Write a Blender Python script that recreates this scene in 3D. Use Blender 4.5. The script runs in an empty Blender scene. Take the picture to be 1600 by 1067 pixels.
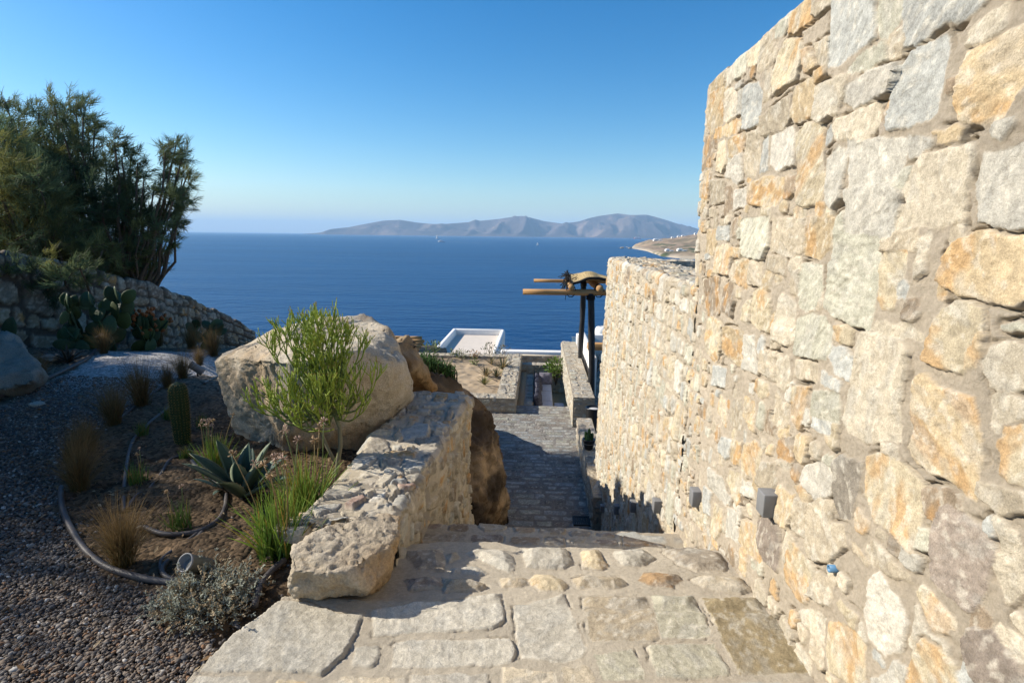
import bpy, bmesh, math, random
import numpy as np
from mathutils import Vector
R = math.radians
rng = np.random.default_rng(7)
random.seed(7)
scene = bpy.context.scene
col = scene.collection

# ------------------------------------------------------------------ camera
F = 890.0            # focal length in pixels of the 1600-wide frame
EYE = np.array([0.0, 0.0, 1.6])
def camdir(px, py): return np.array([(px-800)/F, -(py-533.5)/F, 1.0])
_a = camdir(0, 358.3); _b = camdir(1600, 376.4)
UPc = np.cross(_b, _a); UPc /= np.linalg.norm(UPc)
if UPc[1] < 0: UPc = -UPc
Yc = camdir(842, 367.8); Yc -= UPc*np.dot(Yc, UPc); Yc /= np.linalg.norm(Yc)
Xc = np.cross(UPc, Yc); Xc /= np.linalg.norm(Xc)
MW = np.stack([Xc, Yc, UPc])        # camera coords -> world (rows are world axes)
def ray(px, py): return MW @ camdir(px, py)
def onZ(px, py, z):
    d = ray(px, py); t = (z-EYE[2])/d[2]; return EYE+d*t
def onX(px, py, x):
    d = ray(px, py); t = (x-EYE[0])/d[0]; return EYE+d*t
def atY(px, py, y):
    d = ray(px, py); t = y/d[1]; return EYE+d*t
cam_data = bpy.data.cameras.new("camera"); cam = bpy.data.objects.new("camera", cam_data); col.objects.link(cam)
cam_data.sensor_width = 36; cam_data.lens = 36*F/1600; cam_data.clip_end = 120000; cam_data.clip_start = 0.05
from mathutils import Matrix
_r = MW @ np.array([1,0,0]); _u = MW @ np.array([0,1,0]); _f = MW @ np.array([0,0,1])
cam.matrix_world = Matrix(((_r[0],_u[0],-_f[0],EYE[0]),(_r[1],_u[1],-_f[1],EYE[1]),(_r[2],_u[2],-_f[2],EYE[2]),(0,0,0,1)))
scene.camera = cam

# ------------------------------------------------------------------ noise
def _h(ix, iy, iz, seed):
    h = (ix.astype(np.int64)*374761393 + iy.astype(np.int64)*668265263 + iz.astype(np.int64)*2147483647 + seed*144269504) & 0xFFFFFFFF
    h = ((h ^ (h >> 13))*1274126177) & 0xFFFFFFFF
    h = ((h ^ (h >> 15))*2246822519) & 0xFFFFFFFF
    return ((h ^ (h >> 16)) & 0xFFFFFF)/float(0xFFFFFF)*2-1
def n2(x, y, seed=0):
    x, y = np.broadcast_arrays(np.asarray(x, float), np.asarray(y, float))
    ix = np.floor(x); iy = np.floor(y); fx = x-ix; fy = y-iy
    ix = ix.astype(np.int64); iy = iy.astype(np.int64); z = np.zeros_like(ix)
    u = fx*fx*fx*(fx*(fx*6-15)+10); v = fy*fy*fy*(fy*(fy*6-15)+10)
    a = _h(ix, iy, z, seed); b = _h(ix+1, iy, z, seed); c = _h(ix, iy+1, z, seed); d = _h(ix+1, iy+1, z, seed)
    return (a*(1-u)+b*u)*(1-v)+(c*(1-u)+d*u)*v
def f2(x, y, oct=4, seed=0, gain=.5):
    s = 0; a = 1; t = 0
    for o in range(oct):
        c, sn = math.cos(.7*o+.3), math.sin(.7*o+.3)
        s = s+a*n2((x*c-y*sn)*2**o+o*17.3, (x*sn+y*c)*2**o+o*9.1, seed+o*13); t += a; a *= gain
    return s/t*1.6
def n3(p, seed=0):
    i = np.floor(p); f = p-i; i = i.astype(np.int64)
    w = f*f*f*(f*(f*6-15)+10); out = 0
    for dx in (0, 1):
        for dy in (0, 1):
            for dz in (0, 1):
                ww = (w[:,0] if dx else 1-w[:,0])*(w[:,1] if dy else 1-w[:,1])*(w[:,2] if dz else 1-w[:,2])
                out = out+ww*_h(i[:,0]+dx, i[:,1]+dy, i[:,2]+dz, seed)
    return out
def f3(p, oct=4, seed=0, gain=.5):
    s = 0; a = 1; t = 0
    for o in range(oct): s = s+a*n3(p*2**o+o*5.7, seed+o*7); t += a; a *= gain
    return s/t*1.6
def sstep(a, b, x):
    t = np.clip((x-a)/(b-a), 0, 1); return t*t*(3-2*t)

# ------------------------------------------------------------------ materials
def new_mat(name):
    m = bpy.data.materials.new(name); m.use_nodes = True
    nt = m.node_tree; b = nt.nodes["Principled BSDF"]; return m, nt, b
def vmat(name, rough=.85, fine=140, amount=.25, bump=.25, bscale=90, bdist=.004, spec=.25, tint=None, trans=0):
    """vertex colour x fine procedural speckle, with bump"""
    m, nt, b = new_mat(name); N = nt.nodes; L = nt.links
    at = N.new("ShaderNodeAttribute"); at.attribute_name = "Col"
    tc = N.new("ShaderNodeTexCoord")
    nz = N.new("ShaderNodeTexNoise"); nz.inputs["Scale"].default_value = fine; nz.inputs["Detail"].default_value = 5; nz.inputs["Roughness"].default_value = .7
    L.new(tc.outputs["Object"], nz.inputs["Vector"])
    mr = N.new("ShaderNodeMapRange"); mr.inputs[1].default_value = .25; mr.inputs[2].default_value = .75
    mr.inputs[3].default_value = 1-amount; mr.inputs[4].default_value = 1+amount
    L.new(nz.outputs[0], mr.inputs[0])
    mx = N.new("ShaderNodeVectorMath"); mx.operation = 'SCALE'
    L.new(at.outputs["Color"], mx.inputs[0]); L.new(mr.outputs[0], mx.inputs["Scale"])
    L.new(mx.outputs[0], b.inputs["Base Color"])
    b.inputs["Roughness"].default_value = rough; b.inputs["Specular IOR Level"].default_value = spec
    if bump:
        n2_ = N.new("ShaderNodeTexNoise"); n2_.inputs["Scale"].default_value = bscale; n2_.inputs["Detail"].default_value = 6; n2_.inputs["Roughness"].default_value = .65
        L.new(tc.outputs["Object"], n2_.inputs["Vector"])
        bp = N.new("ShaderNodeBump"); bp.inputs["Strength"].default_value = bump; bp.inputs["Distance"].default_value = bdist
        L.new(n2_.outputs[0], bp.inputs["Height"]); L.new(bp.outputs[0], b.inputs["Normal"])
    if trans:
        tr = N.new("ShaderNodeBsdfTranslucent"); ms = N.new("ShaderNodeMixShader"); ms.inputs[0].default_value = trans
        L.new(mx.outputs[0], tr.inputs[0]); L.new(b.outputs[0], ms.inputs[1]); L.new(tr.outputs[0], ms.inputs[2])
        L.new(ms.outputs[0], N["Material Output"].inputs[0])
    return m
def pmat(name, c, rough=.7, spec=.3, c2=None, scale=20, bump=0, bscale=60, metal=0, stretch=None, bdist=.004, detail=4):
    m, nt, b = new_mat(name); N = nt.nodes; L = nt.links
    b.inputs["Roughness"].default_value = rough; b.inputs["Specular IOR Level"].default_value = spec; b.inputs["Metallic"].default_value = metal
    tc = N.new("ShaderNodeTexCoord"); mp = N.new("ShaderNodeMapping"); L.new(tc.outputs["Object"], mp.inputs[0])
    if stretch: mp.inputs["Scale"].default_value = stretch
    nz = N.new("ShaderNodeTexNoise"); nz.inputs["Scale"].default_value = scale; nz.inputs["Detail"].default_value = detail
    L.new(mp.outputs[0], nz.inputs["Vector"])
    cr = N.new("ShaderNodeValToRGB"); cr.color_ramp.elements[0].position = .3; cr.color_ramp.elements[1].position = .7
    c2 = c2 or tuple(x*.8 for x in c)
    cr.color_ramp.elements[0].color = (*c2, 1); cr.color_ramp.elements[1].color = (*c, 1)
    L.new(nz.outputs[0], cr.inputs[0]); L.new(cr.outputs[0], b.inputs["Base Color"])
    if bump:
        n_ = N.new("ShaderNodeTexNoise"); n_.inputs["Scale"].default_value = bscale; n_.inputs["Detail"].default_value = 5
        L.new(mp.outputs[0], n_.inputs["Vector"])
        bp = N.new("ShaderNodeBump"); bp.inputs["Strength"].default_value = bump; bp.inputs["Distance"].default_value = bdist
        L.new(n_.outputs[0], bp.inputs["Height"]); L.new(bp.outputs[0], b.inputs["Normal"])
    return m

# ------------------------------------------------------------------ objects
def tag(o, label=None, cat=None, group=None, kind=None):
    if label: o["label"] = label
    if cat: o["category"] = cat
    if group: o["group"] = group
    if kind: o["kind"] = kind
    return o
def empty(name, loc, label=None, cat=None, group=None):
    o = bpy.data.objects.new(name, None); o.location = [float(v) for v in loc]; o.empty_display_size = .2
    col.objects.link(o); return tag(o, label, cat, group)
def make(name, V, faces, mat, parent=None, C=None, smooth=True, loc=None):
    """V (n,3) world coords (or local to parent empty's own location); faces: array (k,3|4) or list"""
    V = np.asarray(V, float)
    me = bpy.data.meshes.new(name)
    if isinstance(faces, np.ndarray):
        k, w = faces.shape
        me.vertices.add(len(V)); me.vertices.foreach_set("co", V.ravel())
        me.loops.add(k*w); me.loops.foreach_set("vertex_index", faces.ravel().astype(np.int32))
        me.polygons.add(k); me.polygons.foreach_set("loop_start", np.arange(0, k*w, w, dtype=np.int32))
        me.update(calc_edges=True)
    else:
        me.from_pydata([tuple(v) for v in V], [], [tuple(int(i) for i in f) for f in faces])
    if smooth: me.polygons.foreach_set("use_smooth", np.ones(len(me.polygons), bool))
    if C is not None:
        C = np.asarray(C, float); a = me.color_attributes.new("Col", 'FLOAT_COLOR', 'POINT')
        a.data.foreach_set("color", (C if C.shape[1] == 4 else np.concatenate([C, np.ones((len(C), 1))], 1)).ravel().astype(np.float32))
    me.materials.append(mat); me.validate(); me.update()
    o = bpy.data.objects.new(name, me); col.objects.link(o)
    if parent is not None:
        o.parent = parent
        if loc is None: o.location = [-v for v in parent.location]   # mesh given in world coordinates
        else: o.location = loc
    elif loc is not None: o.location = loc
    return o
def make_local(name, V, faces, mat, parent=None, C=None, smooth=True): return make(name, V, faces, mat, parent, C, smooth, loc=(0,0,0))
def copy_tree(o, parent=None):
    c = o.copy(); col.objects.link(c); c.parent = parent
    for ch in list(o.children): copy_tree(ch, c)
    return c
def grid_faces(n, m, off=0):
    i = np.arange(n*m).reshape(n, m)
    return np.stack([i[:-1,:-1], i[1:,:-1], i[1:,1:], i[:-1,1:]], -1).reshape(-1, 4)+off
class MB:
    """collects shapes into one mesh"""
    def __init__(s): s.V = []; s.F = []; s.C = []; s.n = 0
    def add(s, V, F, c=(1,1,1)):
        V = np.asarray(V, float).reshape(-1, 3); s.V.append(V); s.F += [tuple(int(i)+s.n for i in f) for f in F]
        c = np.asarray(c, float); s.C.append(np.broadcast_to(c, (len(V), 3)) if c.ndim == 1 else c); s.n += len(V)
    def box(s, a, b, c=(1,1,1)):
        (x0,y0,z0), (x1,y1,z1) = a, b
        s.add([(x0,y0,z0),(x1,y0,z0),(x1,y1,z0),(x0,y1,z0),(x0,y0,z1),(x1,y0,z1),(x1,y1,z1),(x0,y1,z1)],
              [(0,3,2,1),(4,5,6,7),(0,1,5,4),(1,2,6,5),(2,3,7,6),(3,0,4,7)], c)
    def rbox(s, a, b, r=.02, c=(1,1,1), seg=2):
        bm = bmesh.new(); bmesh.ops.create_cube(bm, size=1)
        for v in bm.verts: v.co = Vector([(a[i]+b[i])/2+v.co[i]*(b[i]-a[i]) for i in range(3)])
        bmesh.ops.bevel(bm, geom=bm.edges[:], offset=r, segments=seg, profile=.5, affect='EDGES')
        s.bm(bm, c)
    def bm(s, bm, c=(1,1,1)):
        bm.verts.index_update(); s.add([v.co[:] for v in bm.verts], [[v.index for v in f.verts] for f in bm.faces], c); bm.free()
    def tube(s, P, rad, n=6, c=(1,1,1), cap=True):
        P = np.asarray(P, float); k = len(P); rad = np.broadcast_to(np.asarray(rad, float), (k,))
        T = np.gradient(P, axis=0); T /= np.linalg.norm(T, axis=1)[:,None]+1e-9
        ref = np.array([0,0,1.0]) if abs(T[0,2]) < .9 else np.array([1.0,0,0])
        V = []
        for i in range(k):
            a = np.cross(T[i], ref); a /= np.linalg.norm(a)+1e-9; b = np.cross(T[i], a); ref = np.cross(a, T[i])
            for j in range(n):
                t = 2*math.pi*j/n; V.append(P[i]+rad[i]*(a*math.cos(t)+b*math.sin(t)))
        Fs = [(i*n+j, i*n+(j+1)%n, (i+1)*n+(j+1)%n, (i+1)*n+j) for i in range(k-1) for j in range(n)]
        if cap: Fs += [tuple(range(n))[::-1], tuple((k-1)*n+j for j in range(n))]
        if not isinstance(c, tuple) and np.ndim(c) == 2: c = np.repeat(np.asarray(c), n, 0)
        s.add(V, Fs, c)
    def blade(s, base, d, up, L, w, bend, seg=4, c0=(1,1,1), c1=(1,1,1)):
        """a flat tapering curved blade"""
        d = np.asarray(d, float); side = np.cross(d, up); side /= np.linalg.norm(side)+1e-9
        V = []; C = []; p = np.asarray(base, float); dd = d/np.linalg.norm(d); g = np.array([0,0,-1.0])
        for i in range(seg+1):
            t = i/seg; ww = w*(1-t**1.6)*.5+.0002
            V += [p-side*ww, p+side*ww]; cc = np.asarray(c0)*(1-t)+np.asarray(c1)*t; C += [cc, cc]
            dd = dd+g*bend*(t+.3)/seg; dd /= np.linalg.norm(dd); p = p+dd*L/seg
        s.add(V, [(2*i, 2*i+1, 2*i+3, 2*i+2) for i in range(seg)], np.array(C))
    def build(s, name, mat, parent=None, smooth=True, loc=None):
        return make(name, np.concatenate(s.V), s.F, mat, parent, np.concatenate(s.C), smooth, loc)
def loft(rings, closed=True, cap=True):
    n = len(rings[0]); V = np.concatenate([np.asarray(r, float) for r in rings]); k = len(rings)
    Fs = [(i*n+j, i*n+(j+1)%n, (i+1)*n+(j+1)%n, (i+1)*n+j) for i in range(k-1) for j in range(n)]
    if cap: Fs += [tuple(range(n))[::-1], tuple((k-1)*n+j for j in range(n))]
    return V, Fs
def lathe(prof, n=24, ctr=(0,0,0)):
    rings = [[(ctr[0]+r*math.cos(2*math.pi*j/n), ctr[1]+r*math.sin(2*math.pi*j/n), ctr[2]+z) for j in range(n)] for r, z in prof]
    return loft(rings)
# ------------------------------------------------------------------ rubble masonry as real relief
PAL = {'g':(.50,.47,.40),'c':(.53,.465,.355),'y':(.54,.46,.32),'o':(.50,.395,.25),'t':(.45,.385,.285),'n':(.32,.25,.175),
       'b':(.43,.43,.395),'e':(.475,.455,.36),'w':(.56,.52,.44),'p':(.40,.28,.22),'v':(.32,.265,.165),'k':(.30,.25,.205),'h':(.30,.265,.215)}
MORTAR = np.array((.42,.36,.275))
def poly_sdf(X, Y, P):
    P = np.asarray(P, float); d = np.full(X.shape, 1e9); ins = np.zeros(X.shape, bool); n = len(P)
    for i in range(n):
        a = P[i]; b = P[(i+1)%n]; ex, ey = b-a; wx = X-a[0]; wy = Y-a[1]
        t = np.clip((wx*ex+wy*ey)/(ex*ex+ey*ey+1e-12), 0, 1)
        d = np.minimum(d, (wx-ex*t)**2+(wy-ey*t)**2)
        c = (a[1] <= Y) != (b[1] <= Y)
        with np.errstate(divide='ignore', invalid='ignore'):
            ins ^= c & (X < a[0]+(Y-a[1])*ex/(ey if abs(ey) > 1e-12 else 1e-12))
    d = np.sqrt(d); return np.where(ins, -d, d)
def bsp(u0, v0, u1, v1, smin, smax, asp, rnd, out):
    w = u1-u0; h = v1-v0
    lim = smin+(smax-smin)*rnd.random()**1.5
    if (w <= lim*asp and h <= lim) or (w < smin*1.5*asp and h < smin*1.5):
        out.append((u0, v0, u1, v1)); return
    t = .32+.36*rnd.random()
    if w/asp > h*(.8+.5*rnd.random()):
        m = u0+w*t; bsp(u0, v0, m, v1, smin, smax, asp, rnd, out); bsp(m, v0, u1, v1, smin, smax, asp, rnd, out)
    else:
        m = v0+h*t; bsp(u0, v0, u1, m, smin, smax, asp, rnd, out); bsp(u0, m, u1, v1, smin, smax, asp, rnd, out)
def auto_stones(u0, v0, u1, v1, smin, smax, asp=1.2, gap=.014, mix="gcytoneb", seed=1, jit=.16, rows=None):
    rnd = random.Random(seed); rects = []
    if rows:      # coursed paving: rows of given depth range, joints broken
        v = v0
        while v < v1:
            hh = rnd.uniform(*rows); u = u0-rnd.random()*smax
            while u < u1:
                w = rnd.uniform(smin, smax); rects.append((u, v, u+w, v+hh)); u += w
            v += hh
    else: bsp(u0, v0, u1, v1, smin, smax, asp, rnd, rects)
    out = []
    for a, b, c, d in rects:
        w = c-a; h = d-b; g = gap*rnd.uniform(.6, 1.7); P = []
        k = min(w, h)
        for (cx, cy, sx, sy) in ((a,b,1,1),(c,b,-1,1),(c,d,-1,-1),(a,d,1,-1)):
            x = cx+sx*(g+k*jit*rnd.random()); y = cy+sy*(g+k*jit*rnd.random()); q = k*rnd.uniform(.03, .17)
            pts = [(x, y+sy*q), (x+sx*q, y)]
            if sx*sy < 0: pts = pts[::-1]
            P += pts
        out.append((P, rnd.choice(mix)))
    return out
def stone_relief(U, V, stones, seed=0, warp=.012, wl=.09, prot=(.008,.03), edge=(.006,.02), rough=1.0, mort=.004, tilt=.05, fillers=None, clear=.018, groove=.6, mortar=MORTAR, flush=0., stain=1.0, grow=0., wob=0., tone=(.90,.895,.885), flat=1.):
    """height (m) over the mean plane and colour for the grid U,V"""
    Uw = U+warp*f2(U/wl, V/wl, 3, seed+1)+.003*n2(U*90, V*90, seed+5); Vw = V+warp*f2(U/wl, V/wl, 3, seed+2)+.003*n2(U*90, V*90, seed+6)
    shp = U.shape; S = np.full(shp, .08); I = np.full(shp, -1, int)
    du = U[1,0]-U[0,0] if U.shape[0] > 1 else .01
    def stamp(lst, off, block=None):
        for k, (P, cc) in enumerate(lst):
            P = np.asarray(P, float); lo = P.min(0)-.10; hi = P.max(0)+.10
            i0 = np.searchsorted(U[:,0], lo[0]); i1 = np.searchsorted(U[:,0], hi[0]); j0 = np.searchsorted(V[0], lo[1]); j1 = np.searchsorted(V[0], hi[1])
            if i1-i0 < 2 or j1-j0 < 2: continue
            sl = (slice(i0, i1), slice(j0, j1)); s = poly_sdf(Uw[sl], Vw[sl], P)
            if block is not None:
                s = np.maximum(s, clear-block[sl])
                if (s < 0).sum() < 1 or s.min() > -.012: continue
            b = s < S[sl]; S[sl] = np.where(b, s, S[sl]); I[sl] = np.where(b, k+off, I[sl])
    allst = list(stones); stamp(stones, 0)
    if fillers: blk = S.copy(); stamp(fillers, len(stones), blk if len(stones) else None); allst += list(fillers)
    S = S-grow
    n = max(1, len(allst)); rr = np.random.default_rng(seed+99)
    pr = rr.uniform(*prot, n); ed = rr.uniform(*edge, n); tx = rr.normal(0, tilt, n); ty = rr.normal(0, tilt, n); an = rr.uniform(0, 3.14, n); br = rr.uniform(.84, 1.14, n)
    cu = np.array([np.mean(np.asarray(p[0])[:,0]) for p in allst] or [0]); cv = np.array([np.mean(np.asarray(p[0])[:,1]) for p in allst] or [0])
    base = np.array([PAL[p[1]] for p in allst] or [MORTAR]); code = np.array([p[1] for p in allst] or ['c'])
    J = np.clip(I, 0, None)
    ca, sa = np.cos(an)[J], np.sin(an)[J]; a = (U-cu[J])*ca+(V-cv[J])*sa+J*3.7; b = -(U-cu[J])*sa+(V-cv[J])*ca
    t = np.clip(-S/ed[J], 0, 1); prof = np.sqrt(np.clip(1-(1-t)**2, 0, 1))
    lay = f2(a*7, b*22, 4, seed+11); fine = f2(a*45, b*70, 3, seed+12)
    step = np.floor(f2(a*5, b*9, 3, seed+14)*2.2)
    hs = pr[J]*prof+np.clip((tx[J]*(U-cu[J])+ty[J]*(V-cv[J])), -.02, .02)*prof+rough*prof*(.0032*lay*flat+.0016*fine+.003*step*flat)
    hm = mort*(1.0*f2(U*9, V*9, 3, seed+21)+.75*f2(U*45, V*45, 3, seed+22, .7))+flush
    gm = sstep(-.08, .35, f2(U*6, V*6, 3, seed+31))*np.exp(-((S-.004)/.005)**2)
    hm = hm-groove*.026*gm
    # mortar laps a little onto some stones
    lap = sstep(.0, .5, n2(U*7, V*7, seed+41))*.006
    k = sstep(0.0, .005, -S-lap)
    h = hm*(1-k)+np.maximum(hs, hm*.5)*k
    if wob: h = h+wob*f2(U*2.3, V*2.3, 3, seed+95)
    # colour of the stone itself: veins, iron stains, pale crystals
    cs = base[J]*br[J][...,None]*np.array(tone)
    m1 = sstep(.05, .6, f2(a*6+3, b*11, 4, seed+51))[...,None]; m2 = sstep(.1, .7, f2(a*9, b*16+5, 4, seed+52))[...,None]; m3 = sstep(.25, .7, f2(a*30, b*45, 3, seed+53))[...,None]
    iron = np.isin(code, list("oynp"))[J][...,None]*1.0
    cs = cs*(1-.8*m1*iron*stain)+np.array((.45,.255,.095))*.8*m1*iron*stain
    cs = cs*(1-.35*m2)+np.array((.40,.385,.34))*.35*m2
    cs = cs*(1-.4*m3)+np.array((.62,.57,.47))*.4*m3
    cs = cs*(1+.10*fine+.08*lay)[...,None]
    cm = mortar*(1+.09*f2(U*4, V*4, 3, seed+61)+.07*f2(U*60, V*60, 2, seed+62))[...,None]
    C = cm*(1-k[...,None])+cs*k[...,None]
    dust = (sstep(.010, 0, -S)*.25*sstep(-.3, .5, n2(U*12, V*12, seed+71)))[...,None]*k[...,None]
    C = C*(1-dust)+cm*dust
    return h, np.concatenate([np.clip(C, .01, .9), k[...,None]], -1), S
def stone_mat(name, f, bd):
    """broken stone and gritty mortar told apart by the alpha of the vertex colour"""
    m, nt, b = new_mat(name); N = nt.nodes; L = nt.links
    at = N.new("ShaderNodeAttribute"); at.attribute_name = "Col"; tc = N.new("ShaderNodeTexCoord")
    def noise(sc, det, ro):
        z = N.new("ShaderNodeTexNoise"); z.inputs["Scale"].default_value = sc*f; z.inputs["Detail"].default_value = det; z.inputs["Roughness"].default_value = ro; L.new(tc.outputs["Object"], z.inputs["Vector"]); return z.outputs[0]
    def rng_(src, a0, a1, b0, b1):
        r = N.new("ShaderNodeMapRange"); r.inputs[1].default_value = a0; r.inputs[2].default_value = a1; r.inputs[3].default_value = b0; r.inputs[4].default_value = b1; L.new(src, r.inputs[0]); return r.outputs[0]
    def mixf(k, a, c):
        x = N.new("ShaderNodeMix"); x.data_type = 'FLOAT'; L.new(k, x.inputs[0]); L.new(a, x.inputs[2]); L.new(c, x.inputs[3]); return x.outputs[0]
    k = at.outputs["Alpha"]
    s1 = rng_(noise(190, 4, .75), .32, .68, .76, 1.24); s2 = rng_(noise(24, 7, .75), .3, .7, .72, 1.26)
    mu = N.new("ShaderNodeMath"); mu.operation = 'MULTIPLY'; L.new(s1, mu.inputs[0]); L.new(s2, mu.inputs[1])
    mo = rng_(noise(110, 6, .8), .3, .7, .84, 1.16)
    sc = N.new("ShaderNodeVectorMath"); sc.operation = 'SCALE'; L.new(at.outputs["Color"], sc.inputs[0]); L.new(mixf(k, mo, mu.outputs[0]), sc.inputs["Scale"]); L.new(sc.outputs[0], b.inputs["Base Color"])
    vo = N.new("ShaderNodeTexVoronoi"); vo.feature = 'DISTANCE_TO_EDGE'; vo.inputs["Scale"].default_value = 8*f
    wn = N.new("ShaderNodeTexNoise"); wn.inputs["Scale"].default_value = 9*f; wn.inputs["Detail"].default_value = 4; L.new(tc.outputs["Object"], wn.inputs["Vector"])
    va = N.new("ShaderNodeVectorMath"); va.operation = 'MULTIPLY_ADD'; va.inputs[1].default_value = (.30/f,)*3; L.new(wn.outputs["Color"], va.inputs[0]); L.new(tc.outputs["Object"], va.inputs[2]); L.new(va.outputs[0], vo.inputs["Vector"])
    ck = rng_(vo.outputs[0], 0, .03, -.10, 0)
    hs = N.new("ShaderNodeMath"); hs.operation = 'MULTIPLY_ADD'; hs.inputs[1].default_value = 1.2; L.new(noise(48, 9, .72), hs.inputs[0]); L.new(ck, hs.inputs[2])
    hm_ = N.new('ShaderNodeMath'); hm_.operation = 'MULTIPLY'; hm_.inputs[1].default_value = 1.7; L.new(noise(120, 7, .8), hm_.inputs[0]); hm = hm_.outputs[0]
    bp = N.new("ShaderNodeBump"); bp.inputs["Strength"].default_value = 1.0; bp.inputs["Distance"].default_value = bd; L.new(mixf(k, hm, hs.outputs[0]), bp.inputs["Height"]); L.new(bp.outputs[0], b.inputs["Normal"])
    b.inputs["Roughness"].default_value = .9; b.inputs["Specular IOR Level"].default_value = .2; return m
STONE = stone_mat("rubble_stone", 1.0, .006)
STONEF = stone_mat("rubble_stone_far", .32, .016)
def strip_wall(name, path, prof, step, stones, seed, mat=STONE, parent=None, body=None, ragged=0, tfun=None, extra=None, **kw):
    """masonry relief swept along a plan path with an unrolled cross-section.
    path: list of (x,y); prof: list of (inward offset, z) polyline, first up the face and over the top"""
    path = np.asarray(path, float); seg = np.linalg.norm(np.diff(path, axis=0), axis=1); cu = np.concatenate([[0], np.cumsum(seg)])
    prof = np.asarray(prof, float); ps = np.linalg.norm(np.diff(prof, axis=0), axis=1); cv = np.concatenate([[0], np.cumsum(ps)])
    u = np.linspace(0, cu[-1], int(cu[-1]/step[0])+2); v = np.linspace(0, cv[-1], int(cv[-1]/step[1])+2)
    U, V = np.meshgrid(u, v, indexing='ij')
    h, C, S = stone_relief(U, V, stones, seed, **kw)
    px = np.interp(u, cu, path[:,0]); py = np.interp(u, cu, path[:,1])
    # smoothed directions
    e = .03
    def dirs(c, P, s):
        a = np.stack([np.interp(s+e, c, P[:,0])-np.interp(s-e, c, P[:,0]), np.interp(s+e, c, P[:,1])-np.interp(s-e, c, P[:,1])], 1)
        return a/(np.linalg.norm(a, axis=1)[:,None]+1e-9)
    tu = dirs(cu, path, u); nin = np.stack([tu[:,1], -tu[:,0]], 1)        # inward = to the right of the path direction
    tv = dirs(cv, prof, v); off = np.interp(v, cv, prof[:,0]); zz = np.interp(v, cv, prof[:,1])
    # outward normal of the section: (-tz, to)
    no = -tv[:,1]; nz = tv[:,0]
    o = off[None,:]+h*no[None,:]; z = zz[None,:]+h*nz[None,:]
    if tfun is not None: z = z+tfun(u)[:,None]*np.clip((zz-zz.min())/(zz.max()-zz.min()), 0, 1)[None,:]
    P = np.stack([px[:,None]+nin[:,0][:,None]*o, py[:,None]+nin[:,1][:,None]*o, z], -1)
    if ragged:      # uneven ends, like the quoins of a rubble wall
        r = ragged*f2(V*5, V*0, 3, seed+7); P[0,:,0] -= 0; 
        w = sstep(u[-1]-.12, u[-1], U); P[...,0] += tu[-1,0]*r*w; P[...,1] += tu[-1,1]*r*w
    n, m = U.shape
    Vt = [P.reshape(-1, 3)]; Ft = [grid_faces(n, m)[:, ::-1]]; Ct = [C.reshape(-1, 4)]; k = n*m
    if extra:
        for V_, F_, C_ in extra: Vt.append(V_); Ft.append(F_+k); Ct.append(C_); k += len(V_)
    return make(name, np.concatenate(Vt), np.concatenate(Ft), mat, parent, np.concatenate(Ct))
def plain_box(a, b, c=MORTAR):
    (x0,y0,z0), (x1,y1,z1) = a, b
    V = np.array([(x0,y0,z0),(x1,y0,z0),(x1,y1,z0),(x0,y1,z0),(x0,y0,z1),(x1,y0,z1),(x1,y1,z1),(x0,y1,z1)], float)
    Fq = np.array([(0,3,2,1),(4,5,6,7),(0,1,5,4),(1,2,6,5),(2,3,7,6),(3,0,4,7)])
    return V, Fq, np.tile(np.append(np.asarray(c, float), 0.), (8, 1))
def face_patch(o, eu, ev, lu, lv, step, seed, smin=.1, smax=.3, asp=1.3, mix="gcteebth", rows=None, **kw):
    """a flat rectangular masonry face: origin o, unit vectors eu, ev; outward normal eu x ev"""
    o = np.asarray(o, float); eu = np.asarray(eu, float); ev = np.asarray(ev, float); N = np.cross(eu, ev)
    u = np.linspace(0, lu, max(3, int(lu/step)+1)); v = np.linspace(0, lv, max(3, int(lv/step)+1)); U, V = np.meshgrid(u, v, indexing='ij')
    st = auto_stones(0, 0, lu, lv, smin, smax, asp, mix=mix, seed=seed, rows=rows)
    h, C, S = stone_relief(U, V, st, seed, **kw)
    P = o+U[...,None]*eu+V[...,None]*ev+h[...,None]*N
    return P.reshape(-1, 3), grid_faces(*U.shape), C.reshape(-1, 4)
def join(parts):
    V = []; Fs = []; C = []; k = 0
    for a, b, c in parts: V.append(a); Fs.append(b+k); C.append(c); k += len(a)
    return np.concatenate(V), np.concatenate(Fs), np.concatenate(C)
def box_wall(name, a, b, step, seed, parent=None, faces="lftr", mat=STONEF, smin=.12, smax=.32, **kw):
    """a straight masonry wall block with relief on its faces: l(-x) r(+x) f(-y) k(+y) t(top)"""
    (x0,y0,z0), (x1,y1,z1) = a, b; e = .006; i = .014
    P = [plain_box((x0+i,y0+i,z0), (x1-i,y1-i,z1-i))]
    for f in faces:
        s = seed+ord(f)
        g = dict(smin=smin, smax=smax, **kw)
        if f == 'l': P.append(face_patch((x0,y1,z0), (0,-1,0), (0,0,1), y1-y0, z1-z0, step, s, **g))
        if f == 'r': P.append(face_patch((x1,y0,z0), (0,1,0), (0,0,1), y1-y0, z1-z0, step, s, **g))
        if f == 'f': P.append(face_patch((x0,y0,z0), (1,0,0), (0,0,1), x1-x0, z1-z0, step, s, **g))
        if f == 'k': P.append(face_patch((x1,y1,z0), (-1,0,0), (0,0,1), x1-x0, z1-z0, step, s, **g))
        if f == 't': P.append(face_patch((x0,y0,z1), (1,0,0), (0,1,0), x1-x0, y1-y0, step, s, **g))
    V, Fq, C = join(P); return make(name, V, Fq, mat, parent, C)

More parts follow.
